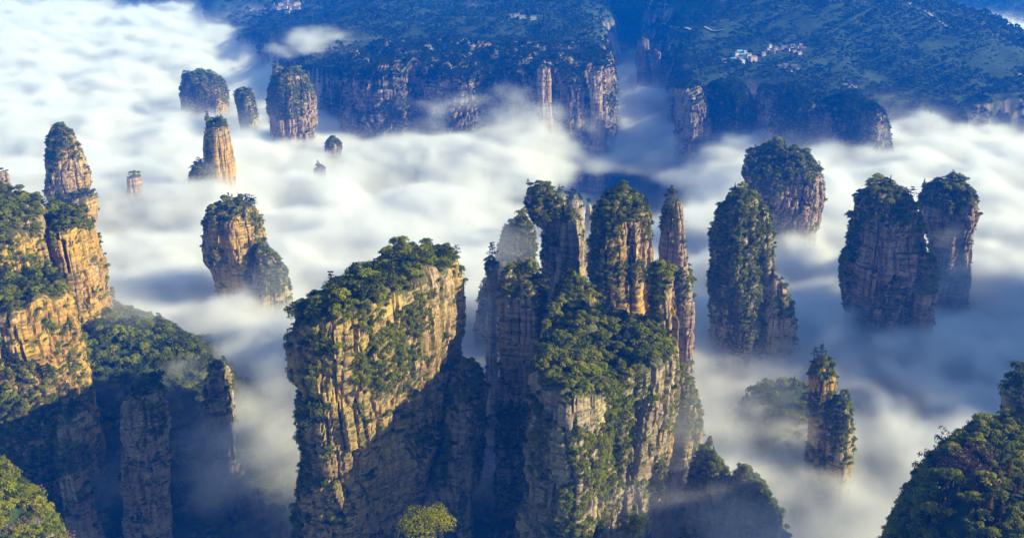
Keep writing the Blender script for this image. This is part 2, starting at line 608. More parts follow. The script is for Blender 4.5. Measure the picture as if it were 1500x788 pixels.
    md = ob.modifiers.new('scatter', 'NODES'); md.node_group = ng
    print('trees', len(A), 'single', len(pick))

# ------------------------------------------------------------------ rock
def rock_push(x, y, z, s, amp, col=13.0):
    """Outward displacement of a cliff face: joints, blocks, strata and roughness, in metres."""
    wx = x + 4 * vnoise(x / 30, y / 30, z / 45, s); wy = y + 4 * vnoise(x / 30, y / 30, z / 45, s + 1)
    band = np.floor((z + 6 * vnoise(x / 50, y / 50, 0 * z, s + 4)) / 27.0)
    ox = 7 * (_h(band.astype(np.int32), band.astype(np.int32) * 0, band.astype(np.int32) * 0 + 3, s) - .5)
    f1, f2, r = cells((wx + ox) / col, wy / col, s)
    g1, g2, r2 = cells((wx - ox) / (col * .42), wy / (col * .42), s + 20)
    zz = z + 2.5 * vnoise(x / 35, y / 35, z / 50, s + 7)
    # strata of uneven thickness
    zi = zz / 6.5 + 0.6 * vnoise(0 * z, 0 * z, zz / 17, s + 8)
    l1 = _h(np.floor(zi).astype(np.int32), (r * 9).astype(np.int32), band.astype(np.int32) * 0, s + 2) - .5
    zj = zz / 2.1
    l2 = _h(np.floor(zj).astype(np.int32), (r2 * 7).astype(np.int32), band.astype(np.int32) * 0, s + 3) - .5
    fr = zi - np.floor(zi)
    groove = np.exp(-(fr / 0.10) ** 2)
    zk = (z + 10 * vnoise(x / 60, y / 60, 0 * z, s + 9)) / 19.0
    l0 = _h(np.floor(zk).astype(np.int32), (r * 3).astype(np.int32), band.astype(np.int32) * 0, s + 6) - .5
    jm = 0.5 + 0.5 * sstep(-.3, .35, vnoise(x / 40, y / 40, z / 25, s + 14))      # joints come and go
    d = 6.5 * fbm(x / 42, y / 42, z / 48, 4, s + 11)
    d += 4.0 * (r - 0.5) * jm + 2.6 * (r2 - .5) - 4.4 * jm * np.exp(-((f2 - f1) / 0.06) ** 2) - 1.5 * jm * np.exp(-((g2 - g1) / 0.10) ** 2)
    d += 2.0 * l0 + 1.1 * l1 + 0.6 * l2 - 0.6 * groove + 1.5 * fbm(x / 7, y / 7, z / 4.5, 4, s + 13, .6)
    return d * amp


def unit_footprint(seed, nt, power=2.6, lobes=0.12, rot=0.0):
    t = np.linspace(0, 2 * math.pi, nt, endpoint=False)
    c, s_ = np.cos(t + rot), np.sin(t + rot)
    r = (np.abs(c) ** power + np.abs(s_) ** power) ** (-1 / power)
    r *= 1 + lobes * fbm(np.cos(t) * 1.6, np.sin(t) * 1.6, seed * 3.1, 3, seed)
    x, y = r * np.cos(t), r * np.sin(t)
    x = 2 * (x - x.min()) / (x.max() - x.min()) - 1
    y = 2 * (y - y.min()) / (y.max() - y.min()) - 1
    return t, x, y


PILLARS = []


def build_rock(name, label, cat, rows_ring, cap_rings, mat, seed, amp, veg, host, col, kind=None, group=None, push_cap=0.35):
    """rows_ring: (nz, nt, 3) wall rings from the bottom up; cap_rings: (nc, nt, 3) from the rim inwards."""
    V = rows_ring.copy()
    nz, nt, _ = V.shape
    # outward normals in plan
    dx = np.roll(V, -1, 1) - np.roll(V, 1, 1)
    nx, ny = dx[..., 1], -dx[..., 0]
    ln = np.hypot(nx, ny) + 1e-6
    nx, ny = nx / ln, ny / ln
    d = rock_push(V[..., 0], V[..., 1], V[..., 2], seed, amp, col)
    w = np.ones(nz); k = max(3, nz // 25); w[-k:] = np.linspace(1, 0.6, k)
    V[..., 0] += nx * d * w[:, None]; V[..., 1] += ny * d * w[:, None]
    off = (V - rows_ring)[-1]
    C = cap_rings.copy()
    nc = C.shape[0]
    fade = np.linspace(1, 0, nc + 1)[1:] ** 2
    C += off[None] * fade[:, None, None]
    C[..., 2] += 2.2 * fbm(C[..., 0] / 9, C[..., 1] / 9, 0 * C[..., 0], 3, seed + 30) * amp
    C[-1] = C[-1].mean(axis=0, keepdims=True)
    A = np.concatenate([V, C])
    zt = rows_ring[-1, :, 2].mean()         # uneven tops: steps and notches
    wt = sstep(zt - 34, zt + 2, A[..., 2])
    st_ = fbm(A[..., 0] / 26, A[..., 1] / 26, 0 * A[..., 0] + seed, 3, seed + 40)
    A[..., 2] += amp * wt * (9 * st_ + 4 * np.round(2.5 * st_) / 2.5)
    n = A.shape[0]
    i = np.arange(n - 1)[:, None] * nt; j = np.arange(nt)[None]; j2 = (j + 1) % nt
    f = np.stack([i + j, i + j2, i + nt + j2, i + nt + j], -1).reshape(-1, 4)
    v = A.reshape(-1, 3)
    me = mesh_np(name, v, f, mat)
    o = link(name, me)
    tag(o, label, cat, group, kind or 'thing')
    if veg is not None:
        HOSTS.append(host)
        scatter(v, f, len(HOSTS) - 1, seed=seed, **veg)
    PILLARS.append((v, f))
    return o


def pillar(label, D, rows, depth=0.8, mat=None, seed=0, res=1.2, host='', power=2.6, lobes=0.25, rot=None, amp=None, veg={},
           name='rock_pillar', cat='rock pillar', dome=0.5, lean_y=0.0, tree=4.0, zbot=-10.0, depthfn=None, col=11.0, offy=None):
    """A free-standing pillar whose outline at distance D runs through rows = [(py, x_left, x_right), ...] from the top down."""
    rng = np.random.default_rng(seed)
    Z, X0, X1 = [], [], []
    for (py, a, b) in rows:
        xa, _, z = at(a, py, D); xb, _, _ = at(b, py, D)
        Z.append(z); X0.append(xa); X1.append(xb)
    Z, X0, X1 = map(np.array, (Z, X0, X1))
    Z[0] -= tree
    w_top = X1[0] - X0[0]
    full = np.max(X1 - X0)
    # continue below the last row to the valley floor with a slight flare
    Z = np.append(Z, zbot); gap = (Z[-2] - zbot)
    X0 = np.append(X0, X0[-1] - 0.06 * gap); X1 = np.append(X1, X1[-1] + 0.06 * gap)
    order = np.argsort(Z); Z, X0, X1 = Z[order], X0[order], X1[order]
    zt = Z[-1]
    zz = np.concatenate([np.arange(zbot, zt - 140, res * 3), np.arange(max(zbot, zt - 140), zt, res)])
    half = np.interp(zz, Z, (X1 - X0) / 2); cx = np.interp(zz, Z, (X0 + X1) / 2)
    amp = min(1.0, full / 55) if amp is None else amp
    per = 3.3 * full * (1 + depth) / 2
    nt = int(min(700, max(60, per / res)))
    t, ux, uy = unit_footprint(seed, nt, power, lobes, rng.uniform(-.5, .5) if rot is None else rot)
    dep = np.interp(zz, Z, (X1 - X0) / 2) * depth if depthfn is None else depthfn(zz, half)
    dep = np.maximum(dep, full * depth * 0.25)
    half_c = np.maximum(half - 1.5 * amp, half * .5)
    R = np.zeros((len(zz), nt, 3))
    R[..., 0] = cx[:, None] + half_c[:, None] * ux[None]
    R[..., 1] = D + lean_y * (zt - zz)[:, None] + dep[:, None] * uy[None] + (0 if offy is None else offy)
    R[..., 2] = zz[:, None]
    nc = max(4, int(half[-1] / (res * 1.3)))
    s = np.linspace(1, 0, nc + 1)[1:]
    cen = R[-1].mean(axis=0)
    C = cen[None, None] + (R[-1] - cen)[None] * s[:, None, None]
    C[..., 2] = zt + dome * (1 - s[:, None] ** 2) * half[-1] * 0.5
    return build_rock(name, label, cat, R, C, mat or M_pale, seed, amp, veg, host, col)


def mesa(label, foot, levels, mat, seed, res=1.0, host='', amp=1.0, veg={}, name='rock_pillar', cat='rock pillar', dome=6.0, zbot=-10.0,
         col=12.0, ridge=None, smooth=2):
    """A big rock from its rim: foot = [(px, py, D)] around the top edge; levels = [(metres below the rim, scale, dx, dy)]."""
    P = np.array([at(*p) for p in foot])
    # smooth closed curve through the corners
    for _ in range(smooth):
        Q = np.roll(P, -1, 0)
        P = np.stack([P * .78 + Q * .22, P * .22 + Q * .78], 1).reshape(-1, 3)
    seg = np.linalg.norm(np.roll(P, -1, 0)[:, :2] - P[:, :2], axis=1)
    if np.sum(P[:, 0] * np.roll(P, -1, 0)[:, 1] - np.roll(P, -1, 0)[:, 0] * P[:, 1]) < 0:
        P = P[::-1]; seg = np.linalg.norm(np.roll(P, -1, 0)[:, :2] - P[:, :2], axis=1)
    s = np.concatenate([[0], np.cumsum(seg)])
    nt = int(s[-1] / res)
    u = np.linspace(0, s[-1], nt, endpoint=False)
    Pc = np.concatenate([P, P[:1]])
    rim = np.stack([np.interp(u, s, Pc[:, i]) for i in range(3)], 1)
    cen = rim.mean(axis=0)
    zr = rim[:, 2]
    lv = np.array(levels, float)
    nz = int((zr.mean() - zbot) / res * 0.8)
    q = np.linspace(0, 1, nz) ** 0.85         # 0 bottom .. 1 rim
    R = np.zeros((nz, nt, 3))
    z = zbot + (zr[None] - zbot) * q[:, None]
    below = zr[None] - z
    sc = np.interp(below, lv[:, 0], lv[:, 1]); dx = np.interp(below, lv[:, 0], lv[:, 2]); dy = np.interp(below, lv[:, 0], lv[:, 3])
    R[..., 0] = cen[0] + (rim[None, :, 0] - cen[0]) * sc + dx
    R[..., 1] = cen[1] + (rim[None, :, 1] - cen[1]) * sc + dy
    R[..., 2] = z
    rad = np.hypot(rim[:, 0] - cen[0], rim[:, 1] - cen[1]).mean()
    nc = int(rad / (res * 1.4))
    s_ = np.linspace(1, 0, nc + 1)[1:]
    C = cen[None, None] + (rim - cen)[None] * s_[:, None, None]
    C[..., 2] = (zr[None] * s_[:, None] + cen[2] * (1 - s_[:, None])) + dome * np.sqrt(1 - s_[:, None] ** 2)
    if ridge is not None:
        C[..., 2] += ridge(C[..., 0], C[..., 1])
    return build_rock(name, label, cat, R, C, mat, seed, amp, veg, host, col)

# ------------------------------------------------------------------ the land
def bump(x, y, cx, cy_, rx, ry, h, p=2.0, rot=0.0):
    c, s = math.cos(rot), math.sin(rot)
    u = ((x - cx) * c + (y - cy_) * s) / rx; v = (-(x - cx) * s + (y - cy_) * c) / ry
    return h * np.exp(-(u * u + v * v) ** (p / 2))


def land(x, y):
    n1 = fbm(x / 420, y / 420, 0 * x, 4, 50); n2 = fbm(x / 60, y / 60, 0 * x, 4, 60)
    wx = x + 45 * fbm(x / 90, y / 90, 0 * x + 2, 3, 70); wy = y + 45 * fbm(x / 90, y / 90, 0 * x + 5, 3, 71)
    z = 15 + 14 * n1 + 8 * n2
    near = [(-322, 596, 150, 118, 152, 2.6, 0), (200, 560, 70, 45, 118, 2, 0), (-250, 305, 72, 80, 205, 4, 0)]
    for b in near:
        z = np.maximum(z, 15 + bump(wx * .5 + x * .5, wy * .5 + y * .5, *b[:4], b[4], b[5], b[6]) + 6 * n2)
    z = np.maximum(z, 15 + bump(wx * .2 + x * .8, wy * .2 + y * .8, 256, 290, 105, 125, 219, 10, math.radians(141)) * (1 - 0.0006 * (x - 190)) + 5 * n2)
    # unseen ridge, added beyond the right edge to shade the valley and fog
    z = np.maximum(z, 15 + bump(wx * .5 + x * .5, wy * .5 + y * .5, 650, 600, 125, 165, 395, 2.6) + 14 * n2)
    # the plateau behind the sea of cloud
    ye = np.interp(wx, [-2600, -1570, -1010, -566, -330, 200, 230, 900, 1400, 3000], [3350, 3150, 2850, 2050, 1530, 1510, 1400, 1450, 1650, 1900])
    top = np.interp(x, [-1500, -600, -300, 160, 260, 1200], [165, 170, 200, 200, 158, 150])
    rim = sstep(-25, 30, wy - ye)
    slope = sstep(0, 500, y - ye)
    pl = rim * (top + slope * 22 + 26 * n1 + 9 * n2)
    # gorge that cuts back between the two cliffs
    gx = 215 + 0.10 * (y - 1450)
    g = np.exp(-((wx - gx) / 62) ** 4) * (1 - sstep(2050, 2500, y))
    pl = pl * (1 - 0.9 * g)
    z = np.maximum(z, pl)
    z = z + bump(x, y, 700, 2500, 420, 560, 260, 2.2) * (0.9 + 0.25 * n1) * rim + bump(x, y, -300, 3900, 900, 700, 240) + bump(x, y, 1500, 4600, 1300, 700, 330)
    z = z + bump(x, y, -2500, 5200, 1500, 800, 300)
    z = z - 115 * np.exp(-((x - 1440) / 260) ** 2) * sstep(1700, 2100, y) * (1 - sstep(3000, 3400, y))
    z = z + (26 * fbm(x / 190, y / 190, 0 * x, 4, 90) + 34 * (0.5 - np.abs(fbm(x / 260, y / 260, 0 * x, 4, 95)) * 2.2)) * sstep(1520, 2000, y)
    return z


def build_land():
    ys = [-600.0]
    while ys[-1] < 9000:
        y = ys[-1]
        st = 8.0 if 100 <= y < 700 else 14.0 if y < 1350 else 7.0 if y < 1600 else 7.0 * (y / 1600) ** 1.3
        if y < 100:
            st = 40
        ys.append(y + st)
    ys = np.array(ys)
    nu = 420
    u = np.linspace(-1, 1, nu)
    X = u[None] * (520 + 0.80 * np.maximum(ys, 0))[:, None]
    Y = np.repeat(ys[:, None], nu, 1)
    Zt = land(X, Y)
    v = np.stack([X, Y, Zt], -1).reshape(-1, 3)
    i = np.arange(len(ys) - 1)[:, None] * nu; j = np.arange(nu - 1)[None]
    f = np.stack([i + j, i + j + 1, i + nu + j + 1, i + nu + j], -1).reshape(-1, 4)
    m, nt, b = new_mat('forest_floor')
    geo = nt.nodes.new('ShaderNodeNewGeometry')
    n = node(nt, 'ShaderNodeTexNoise', Scale=0.12, Detail=8, Roughness=0.7)
    nt.links.new(geo.outputs['Position'], n.inputs['Vector'])
    c = ramp(nt, n.outputs['Fac'], [(0.35, (0.012, 0.026, 0.008)), (0.55, (0.028, 0.05, 0.014)), (0.75, (0.06, 0.085, 0.03))])
    # bare rock where the ground is steep
    sp = nt.nodes.new('ShaderNodeSeparateXYZ'); nt.links.new(geo.outputs['Normal'], sp.inputs[0])
    st = ramp(nt, sp.outputs[2], [(0.35, (1,) * 3), (0.55, (0,) * 3)])
    n2 = node(nt, 'ShaderNodeTexNoise', Scale=0.08, Detail=6)
    mp = nt.nodes.new('ShaderNodeMapping'); mp.inputs['Scale'].default_value = (1, 1, 0.25); nt.links.new(geo.outputs['Position'], mp.inputs[0]); nt.links.new(mp.outputs[0], n2.inputs['Vector'])
    rk = ramp(nt, n2.outputs['Fac'], [(0.42, (0.05, 0.06, 0.03)), (0.6, (0.36, 0.26, 0.20))])
    c = mix(nt, st, c, rk)
    nt.links.new(c, b.inputs['Base Color'])
    o = link('terrain', mesh_np('terrain', v, f, m, smooth=True))
    tag(o, kind='structure')
    HOSTS.append('on the wooded ground')
    return v, f


def land_trees(v, f):
    c = v[f].mean(axis=1)
    px, py, d = proj(c[:, 0], c[:, 1], c[:, 2])
    a = v[f]
    n = np.cross(a[:, 2] - a[:, 0], a[:, 3] - a[:, 1]) * .5
    area = np.linalg.norm(n, axis=1)
    up = n[:, 2] / area
    view = (px > -300) & (px < np.where(c[:, 1] < 900, 2300, 1700)) & (py > -200) & (py < 900)
    rng = np.random.default_rng(9)
    groups = [
        ('growing on the dark wooded slope at lower left', (c[:, 0] < -100) & (c[:, 1] > 380) & (c[:, 1] < 900), 0.055, False, MIX_DARK, 1.15),
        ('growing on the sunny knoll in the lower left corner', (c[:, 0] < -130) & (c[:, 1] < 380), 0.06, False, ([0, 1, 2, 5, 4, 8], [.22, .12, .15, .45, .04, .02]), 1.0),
        ('growing on the wooded hill at lower right', (c[:, 0] > 100) & (c[:, 1] < 480), 0.075, False, None, 1.0),
        ('standing in the mist at right of centre', (c[:, 0] > -60) & (c[:, 1] > 440) & (c[:, 1] < 900), 0.05, False, MIX_DARK, 1.1),
        ('on the blue plateau behind the cloud', (c[:, 1] > 1340) & (c[:, 1] < 4200), 0.022, True, None, 1.5)]
    fields = [(1215, 93, 34, 7), (1105, 80, 52, 12), (1170, 76, 30, 10), (1165, 103, 26, 6), (1465, 88, 40, 22), (1000, 44, 60, 2.5), (420, 14, 26, 9), (770, 28, 34, 4)]
    for gi, (words, m, den, far, mx, hm) in enumerate(groups):
        m = m & view & (c[:, 2] > (60 if far else 16))
        if far:
            dd = den * np.clip(1600 / np.maximum(c[:, 1], 1), .2, 1.2) ** 1.8
            cut = np.ones(len(c))
            for (ax, ay, rx, ry) in fields:
                cut *= 1 - 0.85 * (np.hypot((px - ax) / rx, (py - ay) / ry) < 1)
            dd = dd * cut * (fbm(c[:, 0] / 50, c[:, 1] / 50, 0, 4, 5) > -0.22)
        else:
            dd = den * np.ones(len(c))
        lam = dd * area * m
        k = rng.poisson(np.minimum(lam, 40))
        idx = np.repeat(np.arange(len(c)), k)
        if not len(idx):
            continue
        w = rng.dirichlet([1, 1, 1, 1], len(idx))
        P = (a[idx] * w[:, :, None]).sum(axis=1)
        HOSTS.append(words)
        if far:
            kd = rng.choice(MIX_FAR[0], len(idx), p=MIX_FAR[1]); h = rng.lognormal(math.log(6.5), .4, len(idx)) * np.clip(P[:, 1] / 1700, 1, 2)
            plant(P - np.array([0, 0, .5]), h, kd, len(HOSTS) - 1)
        elif gi == 2:
            ks = np.array([0, 1, 2, 3, 4, 5, 9]); p = np.array([.14, .10, .12, .05, .05, .52, .02])  # yellow-green trees, their share raised to make up for missing sunlight
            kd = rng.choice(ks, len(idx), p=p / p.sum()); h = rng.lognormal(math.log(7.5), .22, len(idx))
            qx, qy, _ = proj(P[:, 0], P[:, 1], P[:, 2])
            rust = (np.hypot((qx - 1440) / 75, (qy - 735) / 62) + .5 * fbm(P[:, 0] / 12, P[:, 1] / 12, 0, 2, 4)) < 1
            kd = np.where(rust & (rng.random(len(idx)) < .7), 7, kd)
            tw = (np.hypot((qx - 1415) / 55, (qy - 682) / 24) + .5 * fbm(P[:, 0] / 10, P[:, 1] / 10, 0, 2, 6)) < 1
            kd = np.where(tw & (rng.random(len(idx)) < .8), 8, kd); h = np.where(kd == 8, h * .75, h)
            plant(P, h, kd, len(HOSTS) - 1)
        else:
            ks, p = mx
            kd = rng.choice(ks, len(idx), p=np.array(p) / sum(p)); h = rng.lognormal(math.log(6.8), .25, len(idx)) * hm
            plant(P, h, kd, len(HOSTS) - 1)


LV, LF = build_land()
land_trees(LV, LF)

# ------------------------------------------------------------------ the pillars
# the great slab in front, left of centre
mesa('massive wide slab pillar in front with forested flat top and tall golden cliff',
     [(424, 492, 398), (470, 478, 386), (524, 462, 392), (570, 446, 408), (612, 434, 424), (648, 420, 444), (672, 398, 474), (672, 384, 500), (640, 368, 512), (598, 374, 505), (540, 396, 480), (480, 428, 446), (436, 468, 416)],
     [(-20, 1, 0, 0), (0, 1, 0, 0), (8, 1.03, 0, 0), (40, 1.0, 0, 0), (52, .98, -1, 1), (75, .97, -4, 0), (110, .93, -9, 0), (150, .88, -17, 0), (200, .86, -22, 0), (440, .95, -26, 0)],
     M_slab, 11, res=0.85, host='on the great slab pillar in front', dome=9,
     veg=dict(top=0.13, wall=0.035, masks=[(565, 530, 42, 55, 1), (545, 545, 30, 40, 1), (605, 470, 26, 30, .7), (428, 610, 20, 60, 1), (445, 690, 26, 45, .9), (430, 770, 28, 30, 1), (470, 505, 30, 18, .8), (530, 470, 35, 16, .7), (600, 520, 16, 18, .9), (480, 455, 40, 14, .8), (620, 430, 22, 16, .7), (455, 555, 14, 20, .7)],
              clear=[(510, 625, 55, 50, 1), (560, 700, 80, 60, .95), (640, 500, 30, 50, .9), (660, 440, 16, 40, .8), (500, 560, 28, 20, .8)]))

# front central pillar with the mossy pale face
mesa('broad pillar at bottom centre with bright green bushy top over a pale mossy striped cliff',
     [(782, 572, 382), (815, 578, 372), (850, 590, 370), (880, 585, 380), (900, 560, 396), (930, 548, 404), (968, 546, 414), (990, 530, 430), (985, 500, 446), (950, 488, 450), (905, 480, 452), (868, 448, 462), (838, 430, 468), (806, 450, 458), (786, 500, 430), (778, 540, 402)],
     [(-20, 1, 0, 0), (0, 1, 0, 0), (20, 1.02, 0, 0), (60, 1.0, -2, 0), (110, .97, -4, 0), (160, .95, -10, 0), (300, 1.0, -14, 0), (440, 1.1, -14, 0)],
     M_pale, 23, res=0.85, host='on the broad bushy pillar at bottom centre', dome=5,
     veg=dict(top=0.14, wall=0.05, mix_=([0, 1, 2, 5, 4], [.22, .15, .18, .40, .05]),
              masks=[(905, 600, 22, 60, 1), (895, 660, 26, 50, 1), (850, 655, 22, 30, .8), (880, 700, 30, 30, .8), (825, 740, 30, 28, .8), (840, 770, 40, 20, .8), (905, 520, 40, 30, .8), (790, 640, 10, 60, .5), (935, 560, 20, 14, .5), (920, 640, 14, 30, .8)],
              clear=[(960, 590, 26, 45, .95), (866, 610, 14, 40, .8), (816, 650, 34, 60, .85), (900, 760, 20, 30, .8), (935, 650, 12, 25, .8)]))

pillar('small wooded crag with bare grey ledges between the slab pillar and the central pillar', 452,
       [(520, 672, 692), (535, 662, 702), (560, 656, 710), (600, 654, 712), (640, 644, 712), (680, 630, 706), (730, 616, 700), (788, 606, 700)],
       depth=.8, mat=M_pale, seed=31, res=.9, host='on the small crag between slab and central pillar', amp=.7,
       veg=dict(top=.09, wall=.07, masks=[(690, 560, 22, 40, 1), (650, 660, 16, 40, .9), (660, 590, 14, 20, .7), (640, 700, 22, 22, .9), (700, 650, 14, 60, .8)], clear=[(680, 640, 14, 25, .9), (690, 710, 16, 30, .9)]))
pillar('square dark column with leafy cap rising just left of the bright green central top', 482,
       [(388, 742, 768), (402, 733, 790), (430, 731, 803), (480, 731, 803), (560, 732, 800), (660, 728, 800), (788, 716, 806)],
       depth=.9, mat=M_pale, seed=37, res=.95, host='on the square dark column left of the central top', power=4,
       veg=dict(top=.09, wall=.04, masks=[(755, 425, 25, 20, 1), (790, 440, 16, 30, .9), (760, 640, 40, 60, .9), (750, 740, 50, 50, 1)], clear=[(750, 490, 16, 40, .9)]))
pillar('rounded green shoulder with a rocky front between the dark column and the tall tower', 474,
       [(408, 826, 850), (425, 812, 870), (450, 806, 882), (500, 800, 890), (600, 800, 895)],
       depth=.8, mat=M_gold, seed=39, res=1.0, host='on the green shoulder behind the bushy central pillar', amp=.8,
       veg=dict(top=.09, wall=.07, masks=[(830, 430, 30, 30, 1)], clear=[(860, 455, 18, 20, .9)]))
pillar('thin blade of rock with its right edge glowing gold, right end of the central cluster', 446,
       [(372, 958, 976), (390, 950, 990), (420, 948, 997), (470, 950, 1000), (520, 950, 1000), (560, 955, 998), (620, 950, 990), (700, 940, 985)],
       depth=.9, mat=M_gold, seed=41, res=.9, host='on the thin golden edged blade', amp=.6,
       veg=dict(top=.09, wall=.05, masks=[(966, 400, 18, 26, 1), (958, 460, 12, 40, .9)], clear=[(990, 470, 12, 60, .9)]))
pillar('tallest central tower with a wide wooded crown and a lit orange patch', 560,
       [(278, 902, 926), (286, 884, 942), (298, 872, 952), (320, 864, 958), (350, 862, 962), (400, 862, 960), (450, 864, 962), (520, 866, 966)],
       depth=.75, mat=M_gold, seed=43, res=1.0, host='on the tallest central tower', power=3,
       veg=dict(top=.085, wall=.06, masks=[(885, 390, 24, 80, .8), (885, 320, 25, 50, 1), (915, 300, 40, 25, 1), (880, 400, 16, 50, .6), (915, 400, 25, 20, .8), (950, 330, 10, 30, .7)], clear=[(933, 345, 14, 30, 1), (955, 360, 8, 40, .8), (925, 440, 20, 30, .7)]))
pillar('slim tapering spire with reddish rock standing right behind the tallest tower', 600,
       [(286, 980, 990), (296, 973, 1000), (320, 970, 1003), (360, 966, 1004), (400, 966, 1010), (450, 968, 1016), (520, 966, 1018)],
       depth=1.0, mat=M_pink, seed=47, res=1.0, host='on the slim spire right of the tallest tower', amp=.5,
       veg=dict(top=.09, wall=.05, masks=[(980, 320, 12, 25, .8), (1000, 420, 12, 30, .9), (985, 400, 12, 20, .6)]))
pillar('dark twin tower with a stepped wooded top, left neighbour of the tallest tower', 600,
       [(268, 776, 800), (278, 770, 812), (300, 768, 822), (320, 778, 840), (340, 792, 852), (380, 794, 856), (420, 796, 856), (500, 790, 856)],
       depth=.8, mat=M_pink, seed=53, res=1.0, host='on the dark twin tower', amp=.7,
       veg=dict(top=.085, wall=.05, masks=[(795, 300, 28, 30, 1), (805, 370, 16, 30, .7), (840, 345, 14, 20, .7)], clear=[(822, 390, 14, 20, .8)]))
pillar('squat rock shoulder against the right side of the dark twin tower', 590,
       [(312, 826, 842), (322, 818, 852), (350, 814, 857), (390, 812, 858), (440, 810, 858)],
       depth=.9, mat=M_pale, seed=55, res=1.1, host='on the rock shoulder beside the dark twin tower', amp=.5,
       veg=dict(top=.085, wall=.18, masks=[]))
pillar('very thin dark finger of rock left of the square dark column', 615,
       [(380, 716, 724), (390, 711, 730), (420, 710, 731), (460, 712, 730), (520, 708, 732)],
       depth=1.0, mat=M_pale, seed=59, res=.9, host='on the thin dark finger', amp=.35,
       veg=dict(top=.1, wall=.06, masks=[(720, 390, 12, 12, 1)]))
pillar('hazy wooded ridge fading into fog left of the dark twin tower', 690,
       [(326, 758, 776), (345, 736, 785), (380, 722, 790), (430, 700, 800), (520, 690, 800)],
       depth=.7, mat=M_pale, seed=61, res=1.6, host='on the hazy ridge left of the dark twin tower', amp=.8,
       veg=dict(top=.08, wall=.10, masks=[(750, 360, 40, 50, 1)]))
for (lab, D, r, sd_) in (('tall pale ghostly peak in the fog behind the central towers', 900, [(280, 836, 844), (290, 831, 850), (305, 829, 855), (330, 826, 858)], 63),
                         ('lesser pale ghostly peak right of the tall ghostly one', 930, [(294, 860, 865), (303, 856, 869), (320, 854, 872), (345, 852, 874)], 65),
                         ('faint pale peak left of the tall ghostly one', 950, [(276, 812, 824), (284, 806, 830), (300, 804, 834), (330, 800, 838)], 67)):
    pillar(lab, D, r, depth=1, mat=M_pale, seed=sd_, res=2.0, host='on the ghostly peaks in the fog', amp=.4, veg=dict(top=.05, wall=.02, far=True))

# right hand pillars
pillar('dark green wooded tower nearest the central cluster on its right', 640,
       [(284, 1068, 1096), (292, 1058, 1112), (305, 1050, 1122), (325, 1044, 1128), (350, 1040, 1132), (400, 1038, 1136), (450, 1036, 1142), (500, 1034, 1150)],
       depth=.85, mat=M_pale, seed=71, res=1.0, host='on the dark wooded tower right of the cluster',
       veg=dict(top=.085, wall=.07, masks=[(1085, 400, 46, 110, .8), (1075, 330, 40, 60, 1), (1065, 420, 34, 60, .95), (1110, 340, 20, 40, .9), (1135, 450, 24, 30, .9), (1110, 470, 20, 30, .6)], clear=[(1122, 400, 14, 60, .8)]))
pillar('ragged foot of rocks and trees leaning on the right side of the dark wooded tower', 628,
       [(400, 1128, 1138), (420, 1120, 1148), (450, 1115, 1160), (480, 1110, 1164), (520, 1110, 1166)],
       depth=.8, mat=M_pale, seed=73, res=1.1, host='on the ragged foot of the dark wooded tower', amp=.7,
       veg=dict(top=.085, wall=.20, masks=[(1150, 450, 16, 20, 1)], clear=[(1135, 470, 12, 25, .8)]))
pillar('thick overhanging pillar with a dark cap and pink orange cliff, far right of centre', 900,
       [(214, 1112, 1150), (222, 1098, 1168), (236, 1092, 1186), (252, 1090, 1202), (275, 1092, 1206), (300, 1100, 1204), (330, 1118, 1200), (360, 1124, 1190), (400, 1128, 1180)],
       depth=.75, mat=M_pink, seed=79, res=1.2, host='on the cap of the thick overhanging pillar',
       veg=dict(top=.07, wall=.03, masks=[(1130, 252, 42, 34, 1), (1165, 242, 42, 22, 1), (1120, 290, 14, 30, .6), (1185, 262, 14, 8, .7)], clear=[(1165, 310, 40, 40, .9)]))
pillar('broad pillar with domed forest cap and upright grey pink buttresses near the right edge', 660,
       [(276, 1274, 1300), (284, 1264, 1318), (298, 1258, 1334), (320, 1254, 1346), (345, 1250, 1350), (380, 1244, 1352), (420, 1240, 1356), (460, 1250, 1362), (500, 1256, 1366)],
       depth=.8, mat=M_pink, seed=83, res=1.0, host='on the domed cap of the buttressed pillar', power=3,
       veg=dict(top=.085, wall=.025, masks=[(1298, 298, 46, 26, 1), (1245, 350, 14, 40, .8), (1345, 330, 12, 20, .6), (1320, 320, 22, 14, .9), (1262, 320, 12, 20, .6), (1310, 440, 40, 18, .5)], clear=[(1300, 380, 50, 50, .8)]))
pillar('low bushy shoulder of rock on the left side of the buttressed pillar', 664,
       [(362, 1242, 1252), (372, 1234, 1266), (400, 1231, 1272), (440, 1232, 1276), (490, 1236, 1280)],
       depth=.8, mat=M_gold, seed=89, res=1.0, host='on the shoulder left of the buttressed pillar', amp=.5,
       veg=dict(top=.085, wall=.12, masks=[(1242, 400, 18, 60, 1), (1266, 370, 8, 10, 1)], clear=[(1265, 400, 8, 40, .9)]))
pillar('wooded round shoulder with orange foot, right side of the buttressed pillar', 640,
       [(362, 1352, 1362), (374, 1346, 1370), (395, 1340, 1376), (430, 1338, 1376), (450, 1336, 1370), (490, 1334, 1366)],
       depth=.8, mat=M_pink, seed=91, res=1.0, host='on the round shoulder right of the buttressed pillar', amp=.5,
       veg=dict(top=.085, wall=.07, masks=[(1358, 400, 20, 34, 1)], clear=[(1355, 460, 20, 24, .9)]))
pillar('misty blue pillar behind the buttressed one, with ledges and a bushy cap', 790,
       [(264, 1368, 1400), (272, 1356, 1416), (285, 1348, 1428), (310, 1347, 1429), (335, 1352, 1424), (370, 1358, 1422), (420, 1362, 1420)],
       depth=.8, mat=M_pink, seed=97, res=1.2, host='on the misty blue pillar near the right edge', amp=.8,
       veg=dict(top=.08, wall=.05, masks=[(1390, 290, 44, 28, 1), (1380, 340, 22, 16, .6), (1390, 400, 26, 14, .6)]))
